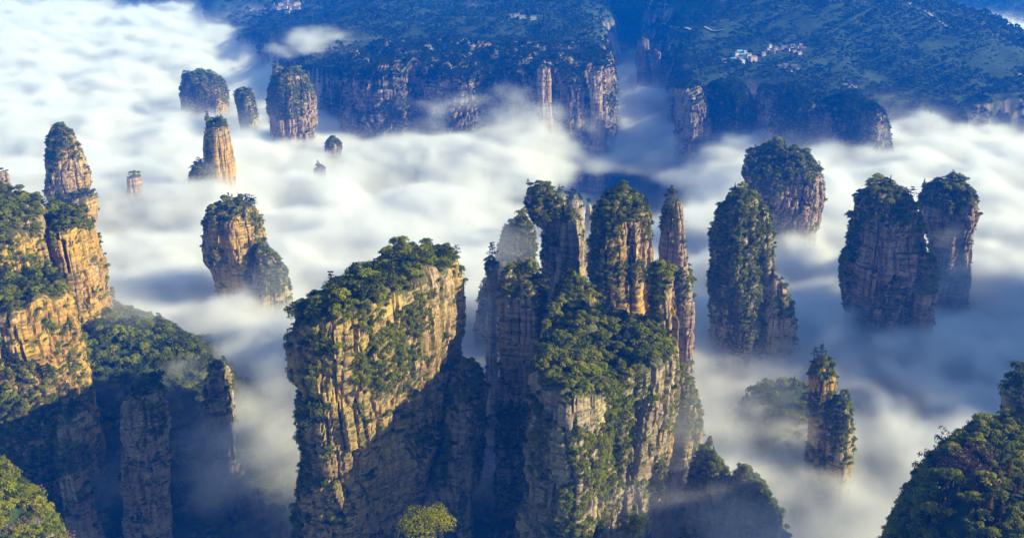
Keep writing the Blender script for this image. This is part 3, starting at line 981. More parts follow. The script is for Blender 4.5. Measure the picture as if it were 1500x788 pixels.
pillar('crooked little pillar wrapped in bushes in the fog at lower right', 520,
       [(524, 1196, 1210), (536, 1187, 1222), (560, 1184, 1226), (590, 1187, 1222), (620, 1184, 1220), (650, 1180, 1226), (700, 1176, 1236)],
       depth=.9, mat=M_gold, seed=101, res=.8, host='on the crooked little pillar at lower right', amp=.5,
       veg=dict(top=.1, wall=.08, masks=[(1203, 545, 18, 18, 1), (1195, 590, 10, 30, .8), (1225, 610, 18, 40, 1), (1205, 690, 30, 40, 1)], clear=[(1205, 620, 10, 30, .8)]))
pillar('tree covered crag between the crooked little pillar and the fog bank to its right', 512,
       [(575, 1222, 1234), (590, 1216, 1242), (620, 1212, 1246), (680, 1208, 1244), (740, 1205, 1240)],
       depth=.9, mat=M_pale, seed=103, res=1.0, host='on the crag beside the crooked little pillar', amp=.5, veg=dict(top=.1, wall=.10, masks=[(1230, 620, 20, 50, 1)]))
pillar('wooded crag with tall pine in the fog below the golden blade', 440,
       [(655, 1038, 1044), (668, 1028, 1054), (690, 1016, 1064), (720, 1006, 1076), (788, 990, 1090)],
       depth=.8, mat=M_pale, seed=107, res=1.0, host='on the wooded crag below the golden blade', amp=.7, veg=dict(top=.1, wall=.26, masks=[(1030, 690, 30, 30, 1)], clear=[(1056, 680, 10, 10, .9)]))
pillar('low bushy crag half drowned in fog, right of the wooded crag', 425,
       [(692, 1092, 1098), (706, 1082, 1112), (730, 1072, 1132), (760, 1064, 1146), (800, 1058, 1156)],
       depth=.8, mat=M_pale, seed=109, res=1.2, host='on the low bushy crag in the fog', amp=.7, veg=dict(top=.11, wall=.28, masks=[(1110, 720, 50, 40, 1)]))
pillar('steep wooded rib against the right foot of the central cluster', 470,
       [(540, 990, 1002), (560, 984, 1014), (600, 980, 1028), (640, 974, 1034), (700, 960, 1036)],
       depth=.8, mat=M_pale, seed=113, res=1.0, host='on the wooded rib right of the central cluster', amp=.6, veg=dict(top=.1, wall=.09, masks=[(1005, 600, 24, 50, 1)], clear=[(1012, 590, 10, 12, .8)]))
pillar('tiny dim rock with a few pines near the bottom edge, right of centre', 400,
       [(762, 1004, 1014), (775, 1000, 1020), (800, 998, 1022)],
       depth=1, mat=M_pale, seed=127, res=1.0, host='on the tiny rock at the bottom edge', amp=.3, veg=dict(top=.1, wall=.1))
pillar('round grey boulder crag on the wooded hill at the right edge', 385,
       [(548, 1486, 1512), (556, 1476, 1530), (575, 1470, 1540), (600, 1468, 1545), (640, 1466, 1550)],
       depth=.8, mat=M_pale, seed=131, res=.7, host='on the grey crag at the right edge', amp=.4, veg=dict(top=.12, wall=.05, masks=[(1500, 560, 24, 12, 1)]))

# left hand pillars
pillar('leaning golden pillar with dark wooded crown, upper left', 950,
       [(186, 74, 92), (196, 69, 104), (215, 68, 116), (240, 67, 124), (262, 67, 131), (280, 70, 132), (300, 78, 128), (330, 84, 124)],
       depth=.85, mat=M_gold, seed=137, res=1.1, host='on the leaning golden pillar at upper left', amp=.8,
       veg=dict(top=.08, wall=.03, masks=[(88, 200, 22, 20, 1), (78, 225, 12, 34, .9), (110, 222, 12, 14, .6), (110, 290, 26, 9, 1), (84, 288, 12, 8, .8)], clear=[(102, 255, 26, 26, .95)]))
pillar('low green ledge with trees at right foot of the leaning golden pillar', 935,
       [(284, 118, 134), (290, 108, 142), (305, 104, 143), (340, 104, 140)],
       depth=.9, mat=M_gold, seed=138, res=1.4, host='on the ledge at the foot of the leaning golden pillar', amp=.3, veg=dict(top=.08, wall=.08))
pillar('small lone reddish stump poking out of the cloud, left', 1020,
       [(252, 190, 200), (260, 187, 206), (280, 187, 208), (300, 190, 208)],
       depth=1, mat=M_pink, seed=139, res=1.1, host='on the small lone stump in the cloud', amp=.4, veg=dict(top=.06, wall=.02))
pillar('narrow red brown rock peak cut by the left edge', 900,
       [(246, 0, 8), (256, -3, 14), (275, -4, 18), (300, -6, 20)],
       depth=1, mat=M_pink, seed=149, res=1.2, host='on the rock peak cut by the left edge', amp=.4, veg=dict(top=.05, wall=.02))
pillar('slender column with gold right face, upper left of centre', 1050,
       [(174, 308, 328), (184, 300, 334), (205, 298, 338), (230, 299, 341), (255, 302, 343), (290, 304, 344)],
       depth=.9, mat=M_gold, seed=151, res=1.1, host='on the slender column at upper left', amp=.5,
       veg=dict(top=.09, wall=.04, masks=[(318, 178, 20, 10, 1), (308, 220, 8, 30, .6)], clear=[(334, 230, 8, 30, 1)]))
pillar('dark wooded shoulder at the left foot of the slender column', 1040,
       [(238, 286, 296), (250, 280, 304), (270, 276, 308), (300, 272, 312)],
       depth=.9, mat=M_pale, seed=157, res=1.5, host='on the shoulder of the slender column', amp=.5, veg=dict(top=.09, wall=.10, masks=[(290, 265, 16, 30, 1)]))
pillar('craggy golden rock with broken vertical faces in the cloud, left of the great slab', 760,
       [(300, 332, 350), (310, 312, 366), (320, 300, 376), (345, 297, 383), (370, 300, 384), (395, 312, 380), (430, 322, 386)],
       depth=.8, mat=M_gold, seed=163, res=1.0, host='on the craggy golden rock in the cloud', amp=.8,
       veg=dict(top=.07, wall=.05, masks=[(310, 325, 16, 10, .7), (372, 400, 20, 30, 1), (318, 375, 14, 18, .7), (372, 385, 14, 22, 1), (375, 325, 8, 14, .6)], clear=[(345, 345, 26, 26, .8)]))
pillar('steep wooded slope falling right from the craggy golden rock', 745,
       [(358, 376, 386), (372, 372, 400), (395, 368, 416), (425, 366, 424), (470, 364, 430)],
       depth=.8, mat=M_pale, seed=167, res=1.3, host='on the slope right of the craggy golden rock', amp=.6, veg=dict(top=.09, wall=.09, masks=[(400, 400, 26, 40, 1)]))
pillar('largest far upper left pillar, wooded dome over a glowing orange foot', 1350,
       [(106, 410, 436), (114, 398, 450), (128, 392, 458), (145, 390, 464), (165, 391, 464), (180, 393, 464), (200, 396, 462), (230, 398, 460)],
       depth=.8, mat=M_pink, seed=173, res=1.3, host='on the dome of the largest far upper left pillar', amp=.9,
       veg=dict(top=.07, wall=.04, masks=[(420, 145, 34, 34, 1), (446, 130, 14, 16, 1), (404, 160, 14, 8, .8)], clear=[(435, 180, 34, 18, .9), (440, 143, 8, 4, .9)]))
pillar('tiny dark rock head peeping over the cloud behind the largest upper left pillar', 1500,
       [(95, 400, 407), (100, 399, 414), (108, 399, 416), (130, 399, 418)],
       depth=1, mat=M_pink, seed=174, res=1.6, host='on the tiny rock head in the cloud', amp=.3, veg=dict(top=.06, wall=.04))
pillar('dark narrow wooded stub between the two domed pillars of the upper left', 1430,
       [(132, 346, 362), (140, 344, 370), (155, 348, 374), (175, 352, 378), (200, 354, 378)],
       depth=.9, mat=M_pale, seed=179, res=1.5, host='on the narrow wooded stub at upper left', amp=.5, veg=dict(top=.08, wall=.09, masks=[(360, 155, 20, 30, 1)]))
pillar('wide low dome of trees with one rock ledge, leftmost of the far upper left pillars', 1560,
       [(104, 282, 306), (112, 268, 318), (125, 264, 330), (140, 264, 333), (155, 266, 333), (180, 270, 333)],
       depth=.9, mat=M_gold, seed=181, res=1.5, host='on the wide low dome at far upper left', amp=.8,
       veg=dict(top=.07, wall=.05, masks=[(298, 134, 42, 30, 1)], clear=[(296, 146, 20, 4, 1), (318, 155, 12, 5, 1)]))
pillar('small tree topped rock below right of the largest upper left pillar', 1280,
       [(204, 482, 490), (210, 478, 498), (220, 476, 500), (240, 476, 500)],
       depth=1, mat=M_far, seed=191, res=1.6, host='on the small rock in the cloud, upper centre left', amp=.5, veg=dict(top=.09, wall=.3))
pillar('barely visible bushy tip in the cloud above the great slab', 1150,
       [(244, 468, 473), (250, 463, 478), (262, 460, 480)],
       depth=1, mat=M_far, seed=193, res=1.8, host='on the barely visible tip in the cloud', amp=.5, veg=dict(top=.09, wall=.3))
pillar('dim shaded pillar with a bare rock face rising from the dark valley at lower left', 470,
       [(552, 202, 222), (562, 190, 236), (580, 182, 246), (610, 178, 250), (660, 178, 250), (720, 184, 246), (788, 186, 250)],
       depth=.8, mat=M_pale, seed=197, res=.9, host='on the dim pillar in the lower left valley', amp=.7,
       veg=dict(top=.09, wall=.05, masks=[(215, 570, 28, 20, 1), (228, 620, 14, 30, .9), (212, 650, 10, 16, .6)], clear=[(195, 620, 12, 40, .9), (240, 640, 8, 40, .7)]))

# the massif on the left edge: three lit cliffs over a wooded slope
mesa('sheer golden cliff block of the massif at the left edge, bushes along its top',
     [(50, 352, 585), (80, 338, 575), (118, 335, 585), (138, 338, 610), (134, 322, 640), (112, 312, 660), (80, 310, 660), (40, 318, 640), (20, 336, 610)],
     [(-20, 1, 0, 0), (0, 1, 0, 0), (15, 1.03, 0, 0), (60, 1.02, 0, 0), (85, .95, -4, 0), (110, .9, -6, 0), (440, 1.1, -10, 0)],
     M_gold, 211, res=.95, host='on the sheer golden cliff block at left', dome=5, amp=.9,
     veg=dict(top=.085, wall=.03, masks=[(60, 350, 26, 20, .8), (50, 400, 16, 40, .6), (125, 330, 16, 8, .8)], clear=[(105, 390, 34, 60, .9)]))
mesa('wooded upper terrace of the massif at the left edge, bands of bare rock showing',
     [(-60, 360, 540), (-10, 372, 530), (40, 360, 550), (66, 330, 590), (60, 296, 640), (20, 284, 665), (-40, 280, 670), (-90, 310, 620)],
     [(-20, 1, 0, 0), (0, 1, 0, 0), (30, 1.04, 0, 0), (60, 1.1, 0, -4), (440, 1.4, 0, -30)],
     M_gold, 223, res=1.1, host='on the wooded terrace at the left edge', dome=9, amp=1.0,
     veg=dict(top=.09, wall=.06, masks=[(20, 400, 50, 40, .8)], clear=[(30, 345, 18, 12, .9), (40, 465, 34, 26, .95)]))
mesa('lower golden cliff step of the massif at the left edge, wooded ledge above',
     [(-60, 462, 480), (0, 458, 478), (40, 452, 486), (70, 440, 500), (100, 430, 520), (96, 416, 545), (40, 400, 570), (-60, 400, 570)],
     [(-20, 1, 0, 0), (0, 1, 0, 0), (25, 1.03, 0, 0), (45, 1.0, 0, 4), (70, 1.15, 0, -6), (110, 1.2, 0, -6), (440, 1.5, 0, -30)],
     M_gold, 227, res=1.0, host='on the lower golden cliff step at left', dome=6, amp=1.0,
     veg=dict(top=.09, wall=.07, masks=[(20, 650, 90, 70, 1), (70, 700, 80, 50, 1), (80, 480, 30, 12, .8), (20, 540, 60, 12, 1), (60, 590, 40, 12, 1), (20, 640, 40, 14, 1)], clear=[(30, 478, 36, 22, 1), (20, 566, 40, 8, .9), (20, 600, 26, 10, .8)]))
pillar('small bare banded outcrop on the dark wooded slope at lower left', 452,
       [(598, 92, 124), (606, 84, 133), (620, 82, 134), (636, 84, 132), (700, 84, 130)],
       depth=.8, mat=M_pale, seed=229, res=.9, host='on the banded outcrop at lower left', amp=.6, veg=dict(top=.1, wall=.03, masks=[(108, 670, 34, 28, 1)]), name='rock_outcrop', cat='rock outcrop')
pillar('pale cliff patch peering through the fog, right end of the dark wooded slope', 545,
       [(530, 308, 326), (538, 298, 338), (550, 294, 346), (575, 290, 348), (640, 284, 350)],
       depth=.8, mat=M_pale, seed=233, res=1.2, host='on the pale cliff patch in the fog', amp=.9, veg=dict(top=.08, wall=.10), name='rock_outcrop', cat='rock outcrop')
# narrow pinnacles that carry the two big trees at the bottom edge
pillar('narrow pinnacle just below the bottom edge under the round lime green tree', 222,
       [(790, 600, 650), (800, 590, 660), (840, 588, 662)], depth=.9, mat=M_pale, seed=239, res=1.0, host='under the round lime green tree', amp=.3, veg=None, name='rock_pinnacle', cat='rock pinnacle')
pillar('narrow pinnacle just below the bottom edge under the dark green tree', 250,
       [(792, 912, 946), (800, 906, 950), (840, 904, 952)], depth=.9, mat=M_pale, seed=241, res=1.0, host='under the dark green tree', amp=.3, veg=None, name='rock_pinnacle', cat='rock pinnacle')

# cliffs of the plateau behind the cloud, buttress by buttress
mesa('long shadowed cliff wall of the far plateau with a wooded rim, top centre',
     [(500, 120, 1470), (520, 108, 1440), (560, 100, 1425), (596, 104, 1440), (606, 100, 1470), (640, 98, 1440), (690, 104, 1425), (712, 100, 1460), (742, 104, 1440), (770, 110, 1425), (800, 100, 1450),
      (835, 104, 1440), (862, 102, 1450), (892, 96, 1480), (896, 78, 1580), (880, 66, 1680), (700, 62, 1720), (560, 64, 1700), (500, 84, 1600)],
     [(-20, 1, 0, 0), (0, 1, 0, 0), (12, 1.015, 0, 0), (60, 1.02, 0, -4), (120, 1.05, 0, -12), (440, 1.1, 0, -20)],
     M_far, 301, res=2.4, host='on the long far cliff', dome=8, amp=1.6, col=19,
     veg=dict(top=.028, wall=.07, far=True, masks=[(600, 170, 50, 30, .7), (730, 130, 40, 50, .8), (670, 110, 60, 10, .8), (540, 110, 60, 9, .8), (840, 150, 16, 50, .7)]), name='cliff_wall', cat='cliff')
far = [('thin sunlit rock needle standing before the far plateau, right half', [(92, 790, 798), (100, 786, 806), (120, 784, 808), (150, 786, 808), (190, 786, 808)], 1430, 309),
       ('wooded buttress with pale streaks between two lit needles of the far plateau', [(100, 820, 840), (106, 812, 852), (130, 812, 856), (170, 812, 856), (200, 810, 858)], 1455, 311),
       ('tall thin lit pinnacle at the right end of the left far cliff', [(96, 868, 874), (102, 864, 880), (130, 862, 884), (170, 864, 884), (210, 864, 886)], 1440, 313),
       ('faint streaked needle deep in the blue gorge', [(50, 938, 944), (58, 934, 950), (80, 932, 952), (120, 932, 954), (160, 930, 956)], 1800, 315),
       ('second faint needle right beside the streaked one in the blue gorge', [(70, 958, 964), (78, 954, 968), (100, 954, 970), (150, 952, 972)], 1780, 317),
       ('pale ribbed cliff on the right bank of the blue gorge', [(128, 996, 1020), (134, 990, 1034), (150, 988, 1040), (190, 988, 1042), (215, 988, 1044)], 1400, 319),
       ('wooded bluff next to the pale ribbed cliff, dipping into the cloud', [(120, 1046, 1084), (130, 1040, 1098), (150, 1038, 1104), (190, 1038, 1106)], 1410, 321),
       ('rounded wooded headland reaching farthest down into the cloud', [(146, 1230, 1262), (152, 1216, 1280), (165, 1206, 1294), (180, 1204, 1298), (210, 1204, 1300)], 1340, 323),
       ('wide wooded bluff left of the farthest reaching headland', [(132, 1130, 1180), (142, 1112, 1206), (160, 1108, 1212), (190, 1108, 1212)], 1390, 325),
       ('small bluff with an orange rock patch on the far shore, right side', [(150, 1338, 1352), (155, 1330, 1362), (165, 1326, 1366), (185, 1326, 1368)], 1420, 327),
       ('dark rounded bluff next to the orange rock patch on the far shore', [(156, 1376, 1396), (162, 1370, 1406), (175, 1368, 1410), (190, 1368, 1410)], 1420, 329),
       ('little dark islet of rock off the far shore near the right edge', [(160, 1460, 1466), (164, 1454, 1474), (172, 1452, 1474), (190, 1452, 1476)], 1450, 331)]
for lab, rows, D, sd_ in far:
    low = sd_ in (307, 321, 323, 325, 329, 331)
    pillar(lab, D, rows, depth=1.1, mat=M_pink if sd_ in (309, 313) else M_far, seed=sd_, res=2.2, host='on the far cliff buttresses', power=2.4, amp=min(1, (rows[2][2] - rows[2][1]) / 40),  # two sunlit needles take the lighter rock, the others the shade-darkened one
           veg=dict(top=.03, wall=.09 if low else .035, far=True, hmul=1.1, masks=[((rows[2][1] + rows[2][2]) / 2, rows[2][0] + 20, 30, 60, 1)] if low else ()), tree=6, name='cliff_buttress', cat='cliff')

# the two big trees close to the camera at the bottom edge
def lone_tree(px, py_base, D, h, r, mat, seed, label, nb=34):
    x, y, z = at(px, py_base, D)
    cr, tk = broadleaf(seed, mat, n_each=90, nb=nb, H=h, R=r, size=0.55)
    e = bpy.data.objects.new('broadleaf_tree', None); COL.objects.link(e); e.location = (x, y, z)
    tag(e, label, 'tree')
    link('crown', cr, e); link('trunk', tk, e)


lone_tree(625, 802, 222, 16.0, 9.5, M_lime, 401, 'big round lime green treetop at the bottom edge below the small wooded crag')
lone_tree(930, 802, 250, 15.5, 5.6, M_leaf, 402, 'dark green treetop alone at the bottom edge right of the bushy central pillar', nb=20)

# coarse depth picture of the rocks: which trees are hidden behind others
ZB = np.full((280, 520), 1e9)
for v, f in PILLARS + [(LV, LF)]:
    c = v[f].mean(axis=1)
    px, py, d = proj(c[:, 0], c[:, 1], c[:, 2])
    m = (px > 0) & (px < 1550) & (py > 0) & (py < 838)
    np.minimum.at(ZB, ((py[m] / 3).astype(int), (px[m] / 3).astype(int)), d[m])


def VIS(A):
    px, py, d = proj(A[:, 0], A[:, 1], A[:, 2] + A[:, 3] * .6)
    ok = (px > 0) & (px < 1550) & (py > 0) & (py < 838)
    iy = np.clip((py / 3).astype(int), 0, 279); ix = np.clip((px / 3).astype(int), 0, 519)
    return (ok & (d < ZB[iy, ix] + 9)).astype(float)


finish_trees()

# ------------------------------------------------------------------ villages and roads on the plateau
def ground(px, py):
    """Where the ray through photo pixel px, py meets the land."""
    x, y, z = ray(px, py)
    D = np.arange(1480, 4200, 6.0)
    t = D / y
    hh = land(x * t, D)
    below = (Z0 + z * t) < hh
    i = int(np.argmax(below)) if below.any() else len(D) - 1
    return float(x * t[i]), float(D[i]), float(hh[i])


def box_q(x0, x1, y0, y1, z0, z1):
    v = [(x0, y0, z0), (x1, y0, z0), (x1, y1, z0), (x0, y1, z0), (x0, y0, z1), (x1, y0, z1), (x1, y1, z1), (x0, y1, z1)]
    f = [(0, 3, 2, 1), (4, 5, 6, 7), (0, 1, 5, 4), (1, 2, 6, 5), (2, 3, 7, 6), (3, 0, 4, 7)]
    return v, f


M_white = plain('lime_washed_wall', (0.42, 0.42, 0.43), var=.08)
M_cream = plain('pinkish_plaster', (0.42, 0.32, 0.28), var=.08)
M_tile = plain('dark_roof_tile', (0.16, 0.13, 0.14), var=.2)
M_red = plain('reddish_roof', (0.20, 0.12, 0.13), var=.2)
M_blue = plain('blue_sheet_roof', (0.20, 0.42, 0.62), var=.1)
M_pane = plain('dark_window', (0.03, 0.04, 0.05), rough=.3, var=.1)
M_road = plain('pale_concrete_road', (0.22, 0.21, 0.20), var=.1)


def house(px, py, w, l, h, rot, wall, roof, label, group, storeys=2, flat=False):
    x, y, z = ground(px, py)
    e = bpy.data.objects.new('village_house', None); COL.objects.link(e)
    e.location = (x, y, z); e.rotation_euler = (0, 0, rot)
    tag(e, label, 'house', group)
    v, f = box_q(-w / 2, w / 2, -l / 2, l / 2, -3, h)
    link('wall', mesh_np('wall', v, f, wall), e)
    e.scale = (.78, .78, .78)
    o = .5
    if flat:
        v, f = box_q(-w / 2 - o, w / 2 + o, -l / 2 - o, l / 2 + o, h + .003, h + .6)
        link('roof', mesh_np('roof', v, f, roof), e)
    else:
        r = h + l * .28
        v = [(-w / 2 - o, -l / 2 - o, h + .003), (w / 2 + o, -l / 2 - o, h + .003), (w / 2 + o, l / 2 + o, h + .003), (-w / 2 - o, l / 2 + o, h + .003), (-w / 2 - o, 0, r), (w / 2 + o, 0, r)]
        f = [(0, 1, 5, 4), (2, 3, 4, 5), (0, 3, 2, 1), (0, 4, 3, 3), (1, 2, 5, 5)]
        me = bpy.data.meshes.new('roof'); me.from_pydata(v, [], [tuple(dict.fromkeys(q)) for q in f]); me.materials.append(roof)
        link('roof', me, e)
    for s in range(storeys):
        n = max(2, int(w / 3.5))
        V, Q = [], []
        for i in range(n):
            cx = -w / 2 + (i + .5) * w / n; zc = (s + .5) * h / storeys
            vv, ff = box_q(cx - .6, cx + .6, -l / 2 - .06, -l / 2 + .05, zc - .6, zc + .7)
            Q += [tuple(a + len(V) for a in q) for q in ff]; V += vv
        link('window_row', mesh_np('window_row', V, Q, M_pane), e)


house(1102, 91, 20, 11, 10, .5, M_cream, M_red, 'largest pinkish village building with its lit side to the right', None, 3)
house(1096, 86, 12, 9, 8, .3, M_white, M_red, 'white house pressed against the largest pinkish village building', None)
vr = random.Random(5)
for i, (px, py) in enumerate([(1078, 84), (1083, 79), (1088, 85), (1084, 90), (1091, 79), (1074, 92), (1079, 89), (1087, 95)]):
    house(px, py, vr.uniform(9, 14), vr.uniform(7, 9), vr.uniform(5, 8), vr.uniform(-.5, .6), M_white, M_blue if i % 3 else M_tile,
          'small white village house with light roof left of the big pinkish building', 'white houses left of the big pinkish building')
for i, (px, py) in enumerate([(1118, 82), (1124, 77), (1131, 80), (1136, 74), (1142, 78), (1148, 72), (1153, 76), (1160, 70), (1166, 74), (1172, 69), (1176, 76), (1163, 79), (1170, 80), (1127, 71)]):
    house(px, py, vr.uniform(8, 13), vr.uniform(7, 9), vr.uniform(5, 7), vr.uniform(-.6, .6), M_white if i % 2 else M_cream, M_red if i % 3 else M_tile,
          'small house with reddish or dark roof strung up the slope right of the village centre', 'houses strung right of the village centre')
for i, (px, py) in enumerate([(1142, 101), (1149, 104), (1156, 107), (1163, 101), (1150, 99), (1168, 105)]):
    house(px, py, vr.uniform(8, 12), vr.uniform(7, 9), vr.uniform(4, 6), vr.uniform(-.6, .6), M_white, M_tile,
          'grey roofed house in the lower hamlet below the village', 'houses of the lower hamlet')
for px, py in [(1237, 128), (1244, 129), (1251, 129)]:
    house(px, py, 10, 7, 4, .1, M_white, M_tile, 'white farmhouse in the trees right below the village', 'farmhouses right below the village')
for px, py in [(1060, 93), (1492, 113), (1484, 116)]:
    house(px, py, 9, 7, 5, .2, M_white, M_tile, 'single white farmhouse apart from the village', 'single farmhouses')
for px, py in [(750, 28), (757, 27), (765, 28), (781, 29)]:
    house(px, py, 16, 9, 6, .1, M_white, M_tile, 'long white house in the small hamlet at top centre', 'white houses at top centre')
for i, (px, py) in enumerate([(404, 6), (412, 9), (420, 7), (428, 10), (436, 8), (409, 14), (418, 15), (427, 16), (435, 14), (421, 20), (419, 4)]):
    house(px, py, vr.uniform(13, 20), 10, vr.uniform(5, 9), vr.uniform(-.4, .4), M_white if i % 3 == 0 else M_cream, M_red, 'roof of the hazy pinkish village at the upper left edge', 'houses of the hazy pinkish village')


def road(name, pts, w):
    P = [ground(*p) for p in pts]
    Q = []
    for a, b in zip(P[:-1], P[1:]):
        n = max(2, int(math.hypot(b[0] - a[0], b[1] - a[1]) / 8))
        for i in range(n):
            t = i / n
            Q.append((a[0] + (b[0] - a[0]) * t, a[1] + (b[1] - a[1]) * t))
    Q.append(P[-1][:2]); Q = np.array(Q)
    k = np.ones(7) / 7
    Q[3:-3, 0] = np.convolve(Q[:, 0], k, 'valid'); Q[3:-3, 1] = np.convolve(Q[:, 1], k, 'valid')
    d = np.gradient(Q, axis=0); d /= np.linalg.norm(d, axis=1)[:, None] + 1e-6
    nrm = np.stack([-d[:, 1], d[:, 0]], 1)
    A, B = Q + nrm * w / 2, Q - nrm * w / 2
    za = np.maximum(land(A[:, 0], A[:, 1]), land(B[:, 0], B[:, 1])) + 1.2
    v = np.concatenate([np.column_stack([A, za]), np.column_stack([B, za])])
    n = len(Q); i = np.arange(n - 1)
    tag(link(name, mesh_np(name, v, np.stack([i, i + 1, n + i + 1, n + i], 1), M_road)), kind='structure')


road('road', [(950, 38), (975, 41), (1000, 43), (1030, 44), (1062, 46)], 8)
road('mountain_road', [(1332, 6), (1350, 17), (1368, 28), (1382, 38), (1392, 44)], 7)

# ------------------------------------------------------------------ the sea of cloud
CLOUD_Z = 122.0


def on_cloud(px, py, z=CLOUD_Z):
    x, y, zz = ray(px, py)
    t = (Z0 - z) / -zz
    return x * t, y * t


def spot(X, Y, px, py, rx, ry, z=CLOUD_Z):
    """Soft 0..1 patch centred where photo pixel px, py meets the cloud level; radii in metres."""
    cx, cy_ = on_cloud(px, py, z)
    return np.exp(-(((X - cx) / rx) ** 2 + ((Y - cy_) / ry) ** 2))


def cloud_density(x, y, z):
    """3-D fog density on a regular grid (x, y, z are 1-D axes)."""
    X, Y = np.meshgrid(x, y, indexing='ij')
    T = CLOUD_Z + 16 * fbm(X / 210, Y / 210, 0 * X + 1, 3, 500) + 0 * X
    S = np.full(X.shape, 1.0)                      # strength of the bank
    # lower and thinner towards the camera
    near = 1 - sstep(430, 640, Y)
    T = T - 34 * near
    S = S * (1 - 0.80 * near)
    # it swells and rises towards the far left
    T = T + 46 * sstep(1200, 2700, Y) * (1 - sstep(-900, -200, X))
    for (px, py, rx, ry, dz, ds) in CLOUD_SPOTS:
        g = spot(X, Y, px, py, rx, ry)
        T = T + dz * g
        S = S * (1 + (ds - 1) * g)
    out = np.zeros((len(x), len(y), len(z)), np.float32)
    lf = 14 * fbm(X / 75, Y / 75, 0 * X + 4, 3, 520)
    for k, zk in enumerate(z):
        n = fbm(X / 85, Y / 85, np.full_like(X, zk / 48), 5, 540, .55)
        n2 = fbm(X / 34 + 2 * n, Y / 34, np.full_like(X, zk / 24), 3, 560, .55)
        n3 = 7 * vnoise(X / 13 + n, Y / 13, np.full_like(X, zk / 12), 620) if y[1] - y[0] < 8 else 0
        bil = 0.42 - 2.2 * np.abs(fbm(X / 95 + n * .3, Y / 95, np.full_like(X, zk / 70), 3, 600, .5))
        h = (T + lf + 26 * n + 12 * n2 + 26 * bil + (n3 if y[1] - y[0] < 8 else 0) - zk)
        core = sstep(-8, 20, h) ** 1.5
        mist = np.exp(np.minimum(h, 0) / 18) * sstep(-60, -5, h) * (0.2 + 1.1 * sstep(-.25, .35, n + .5 * n2))
        out[:, :, k] = S * (0.105 * core * (0.55 + 0.45 * sstep(-.4, .3, n2)) + 0.0050 * mist)
    # torn wisps that hang above the bank
    for (px, py, zc, rx, ry, rz, den) in WISPS:
        cx, cy_ = on_cloud(px, py, zc)
        for k, zk in enumerate(z):
            r = ((X - cx) / rx) ** 2 + ((Y - cy_) / ry) ** 2 + ((zk - zc) / rz) ** 2
            if r.min() > 3:
                continue
            n = fbm(X / 60, Y / 60, np.full_like(X, zk / 35), 5, 580, .6)
            out[:, :, k] += den * np.clip(0.40 - 0.75 * r + 3.0 * n, 0, 1) ** 1.5
    return np.maximum(out, 0)


CLOUD_SPOTS = [(560, 185, 110, 70, -34, .5), (680, 190, 90, 50, -20, .7),    # photo px, py on the cloud level, radii in metres, change of height, factor on strength
    (915, 225, 95, 190, -90, .03), (640, 243, 170, 50, -95, .05), (700, 640, 60, 120, -60, .08), (610, 660, 45, 130, -85, .05),
    (370, 660, 60, 60, -30, .5), (760, 180, 160, 60, 40, .7), (820, 205, 60, 60, 18, .7),
    (1000, 690, 40, 60, 60, 2.2), (1300, 590, 110, 70, 10, 1.6), (1395, 430, 60, 70, -16, .5), (1310, 510, 90, 45, 34, 1.5), (1090, 520, 60, 45, 24, 1.3), (420, 500, 60, 60, 20, 1.3), (240, 640, 90, 90, -20, .4), (200, 300, 160, 200, 16, 1), (420, 200, 200, 200, 14, 1), (350, 420, 70, 80, 22, 1),
    (740, 420, 60, 90, 26, .6), (1200, 190, 300, 60, 10, 1.0)]
WISPS = [(318, 565, 128, 60, 50, 42, .016), (370, 560, 110, 70, 60, 60, .006), (345, 700, 95, 45, 50, 45, .004), (560, 700, 90, 60, 60, 50, .002), (270, 470, 150, 90, 60, 40, .003), (1060, 600, 130, 60, 60, 30, .004), (1080, 760, 95, 70, 50, 50, .009), (1075, 735, 150, 75, 40, 55, .007), (250, 620, 100, 120, 80, 50, .008), (230, 480, 150, 130, 70, 45, .005), (860, 140, 150, 50, 90, 50, .003), (750, 165, 165, 130, 80, 45, .007), (250, 720, 90, 90, 40, 50, .005), (470, 64, 222, 80, 110, 30, .016), (505, 78, 215, 60, 60, 20, .012), (445, 72, 215, 50, 60, 22, .012), (1480, 55, 150, 120, 300, 40, .02), (700, 14, 225, 60, 60, 20, .004),
         (1010, 650, 150, 45, 40, 45, .006), (740, 350, 190, 60, 60, 40, .007), (1395, 385, 170, 55, 50, 45, .014), (1070, 778, 150, 85, 26, 60, .012), (705, 470, 155, 40, 45, 50, .006), (650, 740, 120, 60, 45, 60, .002)]


